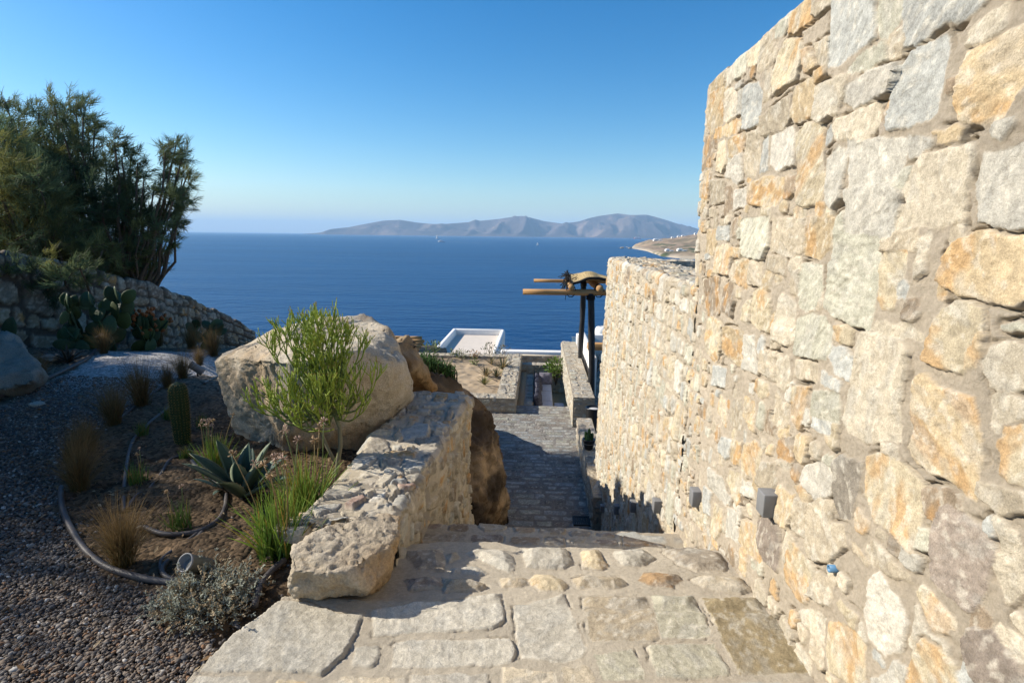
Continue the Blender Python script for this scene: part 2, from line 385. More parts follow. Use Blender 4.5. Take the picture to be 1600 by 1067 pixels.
# ------------------------------------------------------------------ boulders
def rock(name, pts, label, cat="boulder", seed=1, group=None, size=.05, amp=.05, cols=((.42,.35,.25),(.33,.26,.17),(.50,.44,.34)), iron=.5, smooth=2, fine=.012, wl=.35, mat=None, flat=None, strata=0., parent=None, cuts=5, crack=.02):
    bm = bmesh.new()
    for p in pts: bm.verts.new([float(x) for x in p])
    r = bmesh.ops.convex_hull(bm, input=bm.verts[:])
    bmesh.ops.delete(bm, geom=[g for g in set(r["geom_interior"]+r["geom_unused"]) if isinstance(g, bmesh.types.BMVert) and g.is_valid], context='VERTS')
    bmesh.ops.triangulate(bm, faces=bm.faces[:])
    for it in range(12):
        L = [e for e in bm.edges if e.calc_length() > size*1.6]
        if not L: break
        bmesh.ops.subdivide_edges(bm, edges=L, cuts=1, use_grid_fill=False)
        bmesh.ops.triangulate(bm, faces=[f for f in bm.faces if len(f.verts) > 3])
        if it > 1: bmesh.ops.beautify_fill(bm, faces=bm.faces[:], edges=bm.edges[:])
    for i in range(smooth*3): bmesh.ops.smooth_vert(bm, verts=bm.verts[:], factor=.5, use_axis_x=True, use_axis_y=True, use_axis_z=True)
    bm.normal_update(); bm.verts.index_update()
    V = np.array([v.co[:] for v in bm.verts]); N = np.array([v.normal[:] for v in bm.verts]); Fs = np.array([[v.index for v in f.verts] for f in bm.faces]); bm.free()
    gc = np.random.default_rng(seed+500); mid = V.mean(0)
    for _ in range(cuts):      # fracture planes
        nn = gc.normal(size=3)*np.array((1,1,.8)); nn /= np.linalg.norm(nn); dd = (V-mid)@nn; lim = dd.max()*gc.uniform(.80,.92); over = np.clip(dd-lim, 0, None)*.92; V = V-over[:,None]*nn
    q = V+.12*np.stack([f3(V/.5+9, 2, seed+3), f3(V/.5+31, 2, seed+4), f3(V/.5+57, 2, seed+5)], 1)
    big = f3(q/wl, 3, seed); rid = 1-2*np.abs(f3(q/(wl*.8)+7, 3, seed+20)); fn = f3(q/.07, 4, seed+30, .6)
    ter = np.floor(f3(q/(wl*1.1)+3, 2, seed+25)*3.0)/3.0
    lam = 0
    if strata: w = q@np.array((.35,.25,.9)); lam = strata*(np.abs(((w/.16+.6*f3(q/.4, 2, seed+8))%1)-.5)*2-.5)
    pit = np.clip(f3(q/.022, 3, seed+33, .6)-.05, 0, 1)
    D = -fine*1.1*pit+amp*(.55*big+.5*ter-.15*np.clip(rid-.55, 0, 1)*2+.0)+fine*fn+lam
    if crack: D = D-crack*(sstep(.05, .0, np.abs(f3(q/.42+13, 3, seed+61)))+.6*sstep(.05, .0, np.abs(f3(q/.2+23, 3, seed+62))))
    V = V+N*D[:,None]
    c0, c1, c2 = [np.array(c) for c in cols]
    m1 = sstep(-.1, .6, f3(V/.45+3, 4, seed+40))[:,None]; m2 = sstep(.0, .7, f3(V/.12, 4, seed+41))[:,None]; m3 = sstep(.1, .7, f3(V/.6+11, 4, seed+42))[:,None]*iron
    C = c0*(1-m1)+c1*m1; C = C*(1-.6*m2)+c2*.6*m2; C = C*(1-m3)+np.array((.40,.23,.09))*m3
    C = C*(1+.12*fn)[:,None]
    if strata: sb = sstep(.2, .8, .5+.7*f3(np.stack([w/.22, q[:,0]/.9, q[:,1]/.9],1)+3, 4, seed+8, .6))[:,None]; C = C*(.72+.5*sb)+np.array((.12,.075,.03))*sstep(.75, 1, sb)*.5
    if flat is not None: V[:,2] = np.maximum(V[:,2], flat)
    o = make(name, V, Fs, mat or ROCK, parent, np.clip(C, .01, .9))
    return tag(o, label, cat, group)
ROCK = vmat("boulder_stone", rough=.92, fine=95, amount=.34, bump=1.0, bscale=60, bdist=.012, spec=.15)
# ------------------------------------------------------------------ light, sky, air
SUN_EL, SUN_AZ = 32.0, 6.0          # elevation; degrees ahead of straight left
w = bpy.data.worlds.new("World"); scene.world = w; w.use_nodes = True
nt = w.node_tree; bg = nt.nodes["Background"]; sky = nt.nodes.new("ShaderNodeTexSky"); sky.sky_type = 'NISHITA'
sky.sun_disc = False; sky.sun_elevation = R(SUN_EL); sky.sun_rotation = R(-90+SUN_AZ); sky.altitude = 0
sky.air_density = 1.0; sky.dust_density = .6; sky.ozone_density = 2.2
hsn = nt.nodes.new("ShaderNodeHueSaturation"); hsn.inputs["Saturation"].default_value = 1.5; hsn.inputs["Hue"].default_value = .496; gam = nt.nodes.new("ShaderNodeGamma"); gam.inputs[1].default_value = 1.14
nt.links.new(sky.outputs[0], hsn.inputs["Color"]); nt.links.new(hsn.outputs[0], gam.inputs[0]); nt.links.new(gam.outputs[0], bg.inputs[0]); bg.inputs[1].default_value = .083
sd = bpy.data.lights.new("sun", 'SUN'); sd.energy = 5.0; sd.angle = R(.53); sd.color = (1, .925, .80)
so = bpy.data.objects.new("sun", sd); col.objects.link(so); so.location = (-40, 5, 30)
S = Vector((-math.cos(R(SUN_EL))*math.cos(R(SUN_AZ)), math.cos(R(SUN_EL))*math.sin(R(SUN_AZ)), math.sin(R(SUN_EL))))
so.rotation_mode = 'QUATERNION'; so.rotation_quaternion = S.to_track_quat('Z', 'Y')
vs = scene.view_settings; vs.view_transform = 'Standard'; vs.look = 'None'; vs.exposure = .60; vs.gamma = 1
scene.display_settings.display_device = 'sRGB'
cy = scene.cycles; cy.use_denoising = True; cy.max_bounces = 6; cy.diffuse_bounces = 3; cy.glossy_bounces = 2; cy.transparent_max_bounces = 8; cy.volume_bounces = 1
cy.sample_clamp_indirect = 6; cy.use_adaptive_sampling = True; cy.adaptive_threshold = .012
SEA = -30.0
m, nt_, b_ = new_mat("sea_air"); nt_.nodes.remove(b_)
pv = nt_.nodes.new("ShaderNodeVolumePrincipled"); pv.inputs["Color"].default_value = (.50, .755, 1, 1); pv.inputs["Density"].default_value = 5.5e-5; pv.inputs["Anisotropy"].default_value = .0
nt_.links.new(pv.outputs[0], nt_.nodes["Material Output"].inputs["Volume"])
mb = MB(); mb.box((-30000, -3000, SEA-1), (30000, 40000, 760)); haze = mb.build("haze", m, smooth=False); tag(haze, kind='stuff')

# ------------------------------------------------------------------ sea
m, nt_, b_ = new_mat("sea_water"); N = nt_.nodes; L = nt_.links
b_.inputs["Roughness"].default_value = .32; b_.inputs["Specular IOR Level"].default_value = .2; b_.inputs["IOR"].default_value = 1.33
tc = N.new("ShaderNodeTexCoord")
def seanoise(scale, det, sx=1, sy=1, rot=.35):
    mp = N.new("ShaderNodeMapping"); mp.inputs["Scale"].default_value = (sx, sy, 1); mp.inputs["Rotation"].default_value = (0, 0, rot)
    nz = N.new("ShaderNodeTexNoise"); nz.inputs["Scale"].default_value = scale; nz.inputs["Detail"].default_value = det; nz.inputs["Roughness"].default_value = .6
    L.new(tc.outputs["Object"], mp.inputs[0]); L.new(mp.outputs[0], nz.inputs["Vector"]); return nz
a1 = seanoise(.16, 5, .6, 1.5); a2 = seanoise(.012, 4, .5, 1.6); a3 = seanoise(.0016, 4, .4, 2.2, .1)
ad = N.new("ShaderNodeMath"); ad.operation = 'MULTIPLY_ADD'; ad.inputs[1].default_value = 3.0; L.new(a2.outputs[0], ad.inputs[0]); L.new(a1.outputs[0], ad.inputs[2])
bp = N.new("ShaderNodeBump"); bp.inputs["Strength"].default_value = .9; bp.inputs["Distance"].default_value = 1.6; L.new(ad.outputs[0], bp.inputs["Height"]); L.new(bp.outputs[0], b_.inputs["Normal"])
cr = N.new("ShaderNodeValToRGB"); cr.color_ramp.elements[0].position = .3; cr.color_ramp.elements[1].position = .72
cr.color_ramp.elements[0].color = (.0013, .031, .108, 1); cr.color_ramp.elements[1].color = (.0036, .070, .20, 1)
mxs = N.new("ShaderNodeMath"); mxs.operation = 'MULTIPLY_ADD'; mxs.inputs[1].default_value = .75; L.new(a3.outputs[0], mxs.inputs[0])
hf = N.new("ShaderNodeMath"); hf.operation = 'MULTIPLY'; hf.inputs[1].default_value = .25; L.new(a1.outputs[0], hf.inputs[0]); L.new(hf.outputs[0], mxs.inputs[2])
L.new(mxs.outputs[0], cr.inputs[0]); L.new(cr.outputs[0], b_.inputs["Base Color"])
V = [(-29000, -2000, SEA), (29000, -2000, SEA), (29000, 39500, SEA), (-29000, 39500, SEA)]
tag(make("sea", V, [(0,1,2,3)], m, smooth=False), kind='structure')

# ------------------------------------------------------------------ far island
LAND = vmat("far_land", rough=.95, fine=.02, amount=.15, bump=0, spec=.05)
sky_px = [(440,368),(500,363.5),(520,357.5),(545,355),(575,349),(600,344.5),(625,343.5),(650,347.5),(680,350.5),(700,349.5),(720,348),(733,347),(743,343),(750,345),(765,343.5),(780,342),(800,339),(815,337.2),(835,341.5),(850,345.5),(880,349.5),(905,346),(920,341),(935,337.5),(950,335.5),(965,333.5),(985,336),(1010,335.5),(1025,339),(1040,343.5),(1060,350),(1090,357.5),(1130,364),(1180,371)]
xs = np.linspace(470, 1170, 360); sy = np.interp(xs, *np.array(sky_px).T)
D0 = 12000.
rs = np.linspace(-1, 1, 47)
hor = 358.3+(xs/1600)*18.1
top = np.array([atY(x, y, D0)[2] for x, y in zip(xs, sy)])-SEA
Xr = np.array([atY(x, y, D0)[0] for x, y in zip(xs, sy)])
XX = np.repeat(Xr[:,None], 47, 1); RR = np.repeat(rs[None,:], len(xs), 0)
half = 500+2.3*np.clip(top, 0, None)
YY = D0+RR*half[:,None]
sh = np.clip(1-np.abs(RR), 0, 1)
gul = 1-2*np.abs(n2(XX/520+.4*n2(XX/900, YY/900, 3), YY/1500, 5)); gul2 = f2(XX/260, YY/260, 4, 8)
ZZ = top[:,None]*np.clip(sh**1.15, 0, 1)*(1+(.95*(gul-.3)+.45*gul2)*(1-sh)*2*np.clip(sh*4, 0, 1))
XX = XX+90*f2(XX/700, YY/700, 3, 12)*(1-sh)
P = np.stack([XX, YY, SEA-3+ZZ], -1)
cc = np.array((.085,.07,.07))*(1+.5*f2(XX/700, YY/700, 4, 17))[...,None]+np.array((.10,.07,.045))*sstep(.2,.7,f2(XX/300,YY/300,3,19))[...,None]
tag(make("island_hills", P.reshape(-1,3), grid_faces(*XX.shape), LAND, C=cc.reshape(-1,3)), kind='structure')
# ------------------------------------------------------------------ near headland on the right
hx = np.linspace(978, 1420, 150); dn = np.interp(hx, [978,985,992,1000,1010,1020,1035,1060,1100,1420], [1750,1560,1480,1400,1290,1120,930,860,820,760])
ry = np.interp(hx, [978,985,992,1000,1010,1020,1030,1050,1070,1088,1150,1420], [391,388.5,383,379.5,376,374.2,373.5,371.8,368.5,366,358,330]); df = np.interp(hx, [978,1000,1088,1420], [1790,1750,1700,1600])
ts = np.linspace(0, 1.35, 60); XX = np.zeros((150, 60)); YY = XX.copy(); ZZ = XX.copy()
for i in range(150):
    zr = atY(hx[i], ry[i], df[i])[2]-SEA
    for j, t in enumerate(ts):
        d = dn[i]+(df[i]-dn[i])*t; p = atY(hx[i], 380, d); XX[i,j], YY[i,j] = p[0], d
        prof = np.interp(t, [0,.03,.10,.2,.45,.75,.92,1,1.35], [-.12,.12,.2,.24,.34,.68,.93,1,.5])
        ZZ[i,j] = zr*prof
ZZ = ZZ+2.6*f2(XX/45, YY/70, 4, 31)*np.clip(ZZ/8, 0, 1)+1.0*f2(XX/14, YY/22, 3, 33)*np.clip(ZZ/4, 0, 1)
g1 = sstep(-.1, .5, f2(XX/60, YY/110, 4, 35))[...,None]; g2 = sstep(.15, .6, f2(XX/22, YY/40, 4, 36))[...,None]; lo = sstep(6, 1.5, ZZ)[...,None]
cc = np.array((.27,.20,.14))*(1-g1)+np.array((.20,.16,.105))*g1; cc = cc*(1-.6*g2)+np.array((.42,.31,.20))*.6*g2; cc = cc*(1-lo)+np.array((.40,.34,.26))*lo
gr = (sstep(1.0,1.3,XX/YY*10-.8)*sstep(.1,.5,f2(XX/30,YY/30,3,38)))[...,None]*(ZZ<14)[...,None]; cc = cc*(1-gr)+np.array((.085,.10,.05))*gr
tag(make("headland", np.stack([XX, YY, SEA+ZZ], -1).reshape(-1,3), grid_faces(150,60), LAND, C=cc.reshape(-1,3)), kind='structure')
def head_z(px, d):
    i = np.argmin(abs(hx-px)); j = np.argmin(abs(YY[i]-d)); return SEA+ZZ[i,j]
WHITE = pmat("white_plaster", (.80,.78,.74), .85, .2, (.74,.72,.68), 6, .25, 40)
GLASSD = pmat("dark_window", (.03,.04,.05), .2, .5)
BLUEP = pmat("blue_paint", (.03,.08,.2), .5)
def far_house(px, d, w, dp, h, label, wings=1, tone=0):
    z = head_z(px, d)-1; c = atY(px, 380, d); root = empty("white_house", (c[0], d, z), label, "house", "white houses on the headland")
    rr = random.Random(int(px*7)); x0 = c[0]-w/2
    a = MB(); a.rbox((x0, d-dp/2, z), (x0+w*.62, d+dp/2, z+h), .25); a.build("wall", WHITE, root)
    a = MB(); a.rbox((x0+w*.5, d-dp*.62, z), (x0+w, d+dp*.3, z+h*.72), .25); a.build("wing", WHITE, root)
    a = MB(); a.rbox((x0+w*.08, d-dp*.3, z+h-.2), (x0+w*.5, d+dp*.3, z+h*1.32), .25); a.build("upper_storey", WHITE, root)
    for k in range(3):
        xx = x0+w*(.08+.17*k); wd = MB(); wd.box((xx, d-dp/2-.06, z+h*.45), (xx+w*.08, d-dp/2+.05, z+h*.75)); wd.build("window", GLASSD, root, False)
    dd = MB(); dd.box((x0+w*.72, d-dp*.62-.06, z+.8), (x0+w*.80, d-dp*.62+.05, z+h*.5)); dd.build("door", BLUEP, root, False)
far_house(1046, 1010, 13, 10, 4.2, "white house nearest the shore at the left of the headland pair")
far_house(1066, 1030, 16, 11, 4.6, "larger two part white house among shrubs, right of the shore pair")
far_house(1028, 1620, 26, 14, 5, "long white villa on the headland point above bare cliffs")
far_house(1051, 1640, 10, 8, 3.6, "small white house on the ridge, nearest the long villa")
far_house(1060, 1650, 9, 8, 3.6, "small white house in the middle of the ridge line row")
far_house(1068, 1640, 14, 8, 3.4, "low wide white house at the right of the ridge line row")
far_house(1086, 1640, 8, 8, 5, "tall white house on the highest ridge beside the tall stone wall")
r_ = np.random.default_rng(3)
for i, (px, d, sx, lab) in enumerate([(972,1560,7,"flat grey rock islet off the headland tip"),(985,1520,5,"small pale rock touching the headland tip")]):
    c = atY(px, 380, d); rock("sea_rock", [(c[0]+sx*a*r_.uniform(.7,1), d+sx*b*r_.uniform(.7,1), SEA+zz) for a in (-1,-.3,.4,1) for b in (-.6,.6) for zz in (-1, r_.uniform(2,3.6))], lab, "rock", 50+i, size=1.2, amp=.8, fine=.2, wl=4)

# ------------------------------------------------------------------ vessels
BOATW = pmat("boat_white", (.8,.8,.8), .4); BOATR = pmat("boat_red", (.55,.03,.03), .5); SAIL = pmat("sail_cloth", (.82,.80,.76), .8); ALU = pmat("mast_metal", (.55,.56,.58), .4, metal=.6)
def hull(x, y, z, Lh, B, H, name="hull"):
    rings = []
    for t, wv in ((-.5,.75),(-.3,.95),(0,1),(.25,.8),(.42,.4),(.5,.04)):
        rings.append([(x+Lh*t*1.0, y-B/2*wv*.7, z-.4), (x+Lh*t*1.04, y-B/2*wv, z+H), (x+Lh*t*1.04, y+B/2*wv, z+H), (x+Lh*t, y+B/2*wv*.7, z-.4)])
    a = MB(); V, Fq = loft(rings); a.add(V, Fq); return a
def sailboat(px, py, Lh, mast, label, rot=0):
    c = onZ(px, py, SEA); x, y, z = c; root = empty("sailing_boat", (x, y, z), label, "sailing boat")
    hull(x, y, z, Lh, Lh*.28, Lh*.09).build("hull", BOATW, root)
    a = MB(); a.rbox((x-Lh*.2, y-Lh*.07, z+Lh*.09), (x+Lh*.12, y+Lh*.07, z+Lh*.15), .1); a.build("cabin", BOATW, root)
    a = MB(); a.tube([(x+Lh*.05, y, z), (x+Lh*.05, y, z+mast)], [.16, .09], 8); a.tube([(x+Lh*.05, y, z+Lh*.2), (x-Lh*.38, y, z+Lh*.2)], .08, 6); a.build("mast", ALU, root)
    a = MB(); t = .06; m0 = (x+Lh*.03, z+Lh*.22); n = 8; R1 = []; 
    for i in range(n+1):
        s = i/n; zz = m0[1]+(mast*.95-Lh*.2)*s; wd = Lh*.40*(1-s)**.85; R1.append([(m0[0], y-t, zz), (m0[0]-wd, y-t+.5*math.sin(s*3)*.3, zz), (m0[0]-wd, y+t+.15, zz), (m0[0], y+t, zz)])
    V, Fq = loft(R1); a.add(V, Fq); a.build("mainsail", SAIL, root)
    a = MB(); R1 = []
    for i in range(n+1):
        s = i/n; zz = z+Lh*.12+(mast*.85)*s; xb = x+Lh*.48-(Lh*.42)*s; wd = Lh*.34*(1-s); R1.append([(xb, y-t, zz), (xb-wd-.02, y-t-.2, zz), (xb-wd-.02, y+t-.2, zz), (xb, y+t, zz)])
    V, Fq = loft(R1); a.add(V, Fq); a.build("jib", SAIL, root)
sailboat(683, 373.6, 19, 30, "white sailing boat under sail far out below the island")
sailboat(840, 383.5, 7.5, 9.5, "small sailing boat by itself right of the motor yacht wake")
c = onZ(690, 378, SEA); x, y, z = c; root = empty("motor_yacht", c, "white motor yacht trailing a long wake", "yacht")
hull(x, y, z, 30, 7, 2.6).build("hull", BOATW, root)
a = MB(); a.rbox((x-11, y-2.6, z+2.6), (x+6, y+2.6, z+4.8), .5); a.rbox((x-8, y-2.1, z+4.8), (x+1, y+2.1, z+6.6), .5); a.build("cabin", BOATW, root)
a = MB(); a.box((x-9, y-2.66, z+3.4), (x+4.5, y+2.66, z+4.2)); a.build("window", GLASSD, root, False)
a = MB(); a.tube([(x-5, y, z+6.5), (x-6, y, z+10)], .12); a.build("mast", ALU, root)
foam = vmat("sea_foam", rough=.9, fine=.6, amount=.3, bump=0)
rrn = np.random.default_rng(5); a = MB(); xe = onZ(768, 380.5, SEA)
for k in range(110):
    t = rrn.random()**1.3; p = np.array([x+16, y, SEA+.06])*(1-t)+np.array([xe[0], xe[1], SEA+.06])*t; p[:2] += rrn.normal(0, 1.6+7*t, 2); L_ = rrn.uniform(5, 16); W_ = rrn.uniform(.6, 2.2)*(1-.5*t)
    a.add([(p[0]+L_*math.cos(q)*.5, p[1]+W_*math.sin(q)*(.7+.6*rrn.random()), SEA+.05+.002*k) for q in np.linspace(0, 6.28, 9)[:-1]], [tuple(range(8))], (.62,.68,.72))
tag(a.build("wake", foam, smooth=False), kind='stuff')
c = onZ(996, 373.3, SEA); x, y, z = c; root = empty("ferry", c, "red and white car ferry far out at sea off the headland", "ferry")
hull(x, y, z, 96, 17, 10).build("hull", BOATR, root)
a = MB(); a.rbox((x-42, y-7.5, z+10), (x+34, y+7.5, z+17), 1); a.rbox((x-36, y-7, z+17), (x+27, y+7, z+21), 1); a.build("superstructure", BOATW, root)
a = MB(); a.rbox((x+14, y-6, z+21), (x+26, y+6, z+25), .8); a.build("bridge", BOATW, root)
a = MB(); a.rbox((x-22, y-2.5, z+21), (x-13, y+2.5, z+29), 1); a.build("funnel", BOATR, root)
a = MB(); a.box((x-36, y-7.56, z+13), (x+28, y+7.56, z+14.2)); a.build("window", GLASSD, root, False)

# ------------------------------------------------------------------ garden ground and slope to the sea
def ground_z(X, Y):
    X = np.asarray(X, float); Y = np.asarray(Y, float)
    left = -.19*np.clip(Y-7.4, 0, 40)
    right = -2.6*sstep(5.8, 10.5, Y)-.2*np.clip(Y-14, 0, 30)
    k = sstep(-5.2, -3.2, X)
    z = -.045+left*(1-k)+right*k
    return z
def pathline(P, z=0): return np.array([onZ(*p, z)[:2] for p in P])
GP = pathline([(92,790),(120,850),(160,892),(215,912),(300,925),(330,1010),(300,1067)])     # right limit of the gravel, near
GPr = pathline([(92,790),(95,740),(110,705),(140,672),(170,650),(210,625),(238,606),(262,590),(300,568),(345,552)])
GPl = pathline([(0,630),(62,602),(108,578),(140,556),(152,548)])
GPOLY = np.concatenate([GP[::-1][:1]+np.array([[0,-4]]), [[-30,-4]], [[-30, 3.0]], GPl[:1]+[[-2,-.9]], GPl, [[-6.0,8.3],[-4.3,8.2]], GPr[::-1], GP])
xs = np.concatenate([np.arange(-16,-7,.12), np.arange(-7,-1.02,.035), [-1.02]]); ys = np.concatenate([np.arange(-4,1.2,.15), np.arange(1.2,8,.035), np.arange(8,14,.15), np.arange(14,30,.6)])
XX, YY = np.meshgrid(xs, ys, indexing='ij')
sd_ = poly_sdf(XX+.05*n2(XX*5,YY*5,71), YY+.05*n2(XX*5,YY*5,72), GPOLY); gk = sstep(.04, -.04, sd_)
ZZ = ground_z(XX, YY)+.012*f2(XX*2,YY*2,4,73)*(1-.6*gk)+(1-gk)*(.012+.022*f2(XX*5,YY*5,4,74)+.012*f2(XX*19,YY*19,2,75))
ZZ = np.where((XX > -1.30) & (YY < 2.34), np.minimum(ZZ, -.075), ZZ)
soil = np.array((.088,.06,.036))*(1+.25*f2(XX*3,YY*3,4,76)+.12*f2(XX*20,YY*20,2,77))[...,None]; gcol = np.array((.085,.068,.055))*(1+.15*f2(XX*2,YY*2,3,78))[...,None]
far = sstep(4.5,6.5,YY)[...,None]; gcol = gcol*(1-far)+np.array((.33,.315,.30))*far; soil = soil*(1-.5*far)+np.array((.20,.17,.13))*.5*far  # shade deepened in the colour: near gravel and soil dark, far gravel left light
C = soil*(1-gk[...,None])+gcol*gk[...,None]
m, nt_, b_ = new_mat("garden_ground"); N = nt_.nodes; L = nt_.links
at = N.new("ShaderNodeAttribute"); at.attribute_name = "Col"; tc = N.new("ShaderNodeTexCoord"); vo = N.new("ShaderNodeTexVoronoi"); vo.inputs["Scale"].default_value = 42; L.new(tc.outputs["Object"], vo.inputs["Vector"])
hs = N.new("ShaderNodeMapRange"); sp = N.new("ShaderNodeSeparateColor"); L.new(vo.outputs["Color"], sp.inputs[0]); L.new(sp.outputs[0], hs.inputs[0]); hs.inputs[3].default_value = .45; hs.inputs[4].default_value = 1.55
sc_ = N.new("ShaderNodeVectorMath"); sc_.operation = 'SCALE'; L.new(at.outputs["Color"], sc_.inputs[0]); L.new(hs.outputs[0], sc_.inputs["Scale"]); L.new(sc_.outputs[0], b_.inputs["Base Color"])
bp = N.new("ShaderNodeBump"); bp.invert = True; bp.inputs["Strength"].default_value = .8; bp.inputs["Distance"].default_value = .012; L.new(vo.outputs["Distance"], bp.inputs["Height"]); L.new(bp.outputs[0], b_.inputs["Normal"])
b_.inputs["Roughness"].default_value = .95; b_.inputs["Specular IOR Level"].default_value = .1
tag(make("ground", np.stack([XX,YY,ZZ],-1).reshape(-1,3), grid_faces(*XX.shape), m, C=C.reshape(-1,3)), kind='structure')
# loose pebbles lying on the gravel
def pebbles():
    g = np.random.default_rng(11); n = 100000
    Y = .9+5.2*g.random(n)**1.7; Xmin = -1.15*Y-1.0
    X = -1.0+(Xmin+1.0)*g.random(n)
    s = poly_sdf(X[None], Y[None], GPOLY)[0]; keep = (s < .02) | ((s < .12) & (g.random(n) < .12)) | (g.random(n) < .008); X = X[keep]; Y = Y[keep]; k = len(X)
    t = (1+5**.5)/2
    B = np.array([(-1,t,0),(1,t,0),(-1,-t,0),(1,-t,0),(0,-1,t),(0,1,t),(0,-1,-t),(0,1,-t),(t,0,-1),(t,0,1),(-t,0,-1),(-t,0,1)])/math.sqrt(1+t*t)
    Fb = np.array([(0,11,5),(0,5,1),(0,1,7),(0,7,10),(0,10,11),(1,5,9),(5,11,4),(11,10,2),(10,7,6),(7,1,8),(3,9,4),(3,4,2),(3,2,6),(3,6,8),(3,8,9),(4,9,5),(2,4,11),(6,2,10),(8,6,7),(9,8,1)])
    r = g.uniform(.0045,.0105,k)*(1+.7*(g.random(k) < .06)); sc = np.stack([r*g.uniform(.8,1.5,k), r*g.uniform(.7,1.1,k), r*g.uniform(.45,.8,k)],1)
    P = B[None]*(1+.18*g.normal(size=(k,12,1)))*sc[:,None,:]
    a = g.uniform(0,6.28,k); ca, sa = np.cos(a)[:,None], np.sin(a)[:,None]; tl = g.normal(0,.25,k)[:,None]
    x = P[...,0]*ca-P[...,1]*sa; y = P[...,0]*sa+P[...,1]*ca; z = P[...,2]+x*tl
    z0 = ground_z(X,Y)+.004+.008*g.random(k)
    V = np.stack([x+X[:,None], y+Y[:,None], z+z0[:,None]],-1).reshape(-1,3)
    pal = np.array([(.165,.13,.10),(.085,.07,.06),(.135,.096,.066),(.22,.19,.16),(.21,.115,.06),(.07,.066,.066),(.38,.355,.32)]); ci = g.choice(7, k, p=[.29,.21,.19,.12,.06,.10,.03])
    C = np.repeat(pal[ci]*g.uniform(.8,1.2,(k,1)),12,0)
    o = make("gravel", V, (Fb[None]+12*np.arange(k)[:,None,None]).reshape(-1,3), vmat("pebble", rough=.75, fine=250, amount=.2, bump=0, spec=.3), C=C, smooth=False)
    tag(o, kind='stuff')
pebbles()
# hillside that falls away to the water
xs = np.arange(-220, 260, 8.0); ys = np.concatenate([np.arange(18, 60, 4), np.arange(60, 240, 12)]); XX, YY = np.meshgrid(xs, ys, indexing='ij')
ZZ = -4.6-.30*(YY-18)+1.6*f2(XX/30,YY/30,4,81)-2*sstep(18,26,YY)*0
ZZ = np.where(np.abs(XX) > 60, ZZ-3, ZZ); ZZ = np.minimum(ZZ, 1.2-.255*YY)
C = np.array((.27,.21,.14))*(1+.3*f2(XX/15,YY/15,4,82))[...,None]
tag(make("hillside", np.stack([XX,YY,np.maximum(ZZ,SEA-4)],-1).reshape(-1,3), grid_faces(*XX.shape), LAND, C=C.reshape(-1,3)), kind='structure')
# ------------------------------------------------------------------ stones read off the tall wall (crop coordinates; see offsets)
def parse(s, ox, oy, sc):
    out = []
    for ln in s.strip().splitlines():
        c, r = ln.split(':'); v = [float(x) for x in r.replace(';', ',').split(',')]
        out.append((c.strip(), [(ox+v[i]/sc, oy+v[i+1]/sc) for i in range(0, len(v), 2)]))
    return out
A = parse("""o:80,400;90,375;155,315;165,345;160,400;95,440
c:165,325;205,275;210,300;205,385;165,415
e:205,275;255,228;262,300;258,340;210,385
y:262,225;325,170;330,230;318,300;265,320
t:330,150;395,100;400,140;345,180
e:400,75;455,35;458,110;440,165;405,185
t:335,200;385,160;390,260;365,330;315,350
o:465,20;480,0;585,-5;580,90;500,150;470,150
t:590,-5;685,-5;600,80;585,60
b:675,-10;890,-10;895,80;890,180;800,230;720,300;660,320;665,150
e:900,-10;1000,-10;1000,90;940,190;900,190
b:1010,-10;1440,-10;1400,40;1290,115;1170,130;1080,200;1020,215
y:460,190;520,190;520,300;500,380;400,450;390,370;410,280
t:940,170;1000,150;1015,190;1000,260;945,280
o:535,240;560,230;590,320;545,350
t:590,210;660,180;655,300;600,300
o:590,350;640,310;635,360;600,395
e:750,345;800,270;935,200;945,280;850,330
w:735,480;745,410;850,350;1000,300;1000,400;960,440;770,520
c:595,560;600,420;660,390;750,360;735,440;700,540;620,580
o:470,560;490,430;560,385;590,410;575,560;490,590
b:1020,300;1060,240;1220,165;1240,260;1210,400;1180,540;1130,590;945,620;965,500;1000,380
o:1310,340;1350,250;1430,215;1600,130;1640,290;1570,440;1500,560;1420,600;1290,590;1265,510
c:1330,220;1340,150;1440,60;1510,30;1500,130;1420,195
n:905,640;900,610;950,490;970,490;940,620
c:690,660;680,610;700,580;890,500;905,590;840,650;770,660
b:245,615;250,420;320,395;340,440;325,590;270,625
o:75,600;85,450;150,420;150,590;90,650
c:155,580;165,440;215,420;215,560;170,590
g:218,550;225,440;245,430;240,545
t:345,500;350,350;385,330;385,450
t:345,650;340,560;380,520;470,460;465,570;440,620
o:115,660;120,620;210,580;235,600;215,640
n:60,800;65,665;100,655;100,800
y:118,820;130,690;165,670;165,790;145,830
o:175,750;175,680;250,640;250,720;200,755
w:165,850;180,780;245,740;245,860;215,880
t:250,810;270,650;325,620;330,750;300,860;255,830
b:325,830;340,690;365,660;365,820
w:370,790;385,660;480,610;500,660;495,800;410,820
y:505,640;540,600;625,590;635,880;620,960;555,990;520,960
g:640,960;650,760;700,710;745,720;725,960;680,995
g:765,740;810,680;900,670;1035,680;1040,720;980,850;960,870;760,900
g:1045,750;1045,660;1165,665;1150,710;1090,750
g:735,1070;735,910;980,885;1015,915;975,1065;970,1160;745,1100
c:1030,1067;1025,900;1100,760;1250,700;1375,690;1330,820;1290,1060;1200,1085
g:1380,1060;1370,880;1400,750;1700,690;1700,1090
o:45,1020;65,830;85,820;80,960
t:90,980;95,860;150,870;150,970
n:155,1030;160,900;195,890;200,1010
w:200,1000;210,920;265,905;260,990
o:285,990;300,880;360,845;445,850;450,920;400,990
n:450,960;455,850;500,850;505,900
g:1420,640;1450,590;1560,570;1550,610;1500,655""", 1080, 0, 3.075)
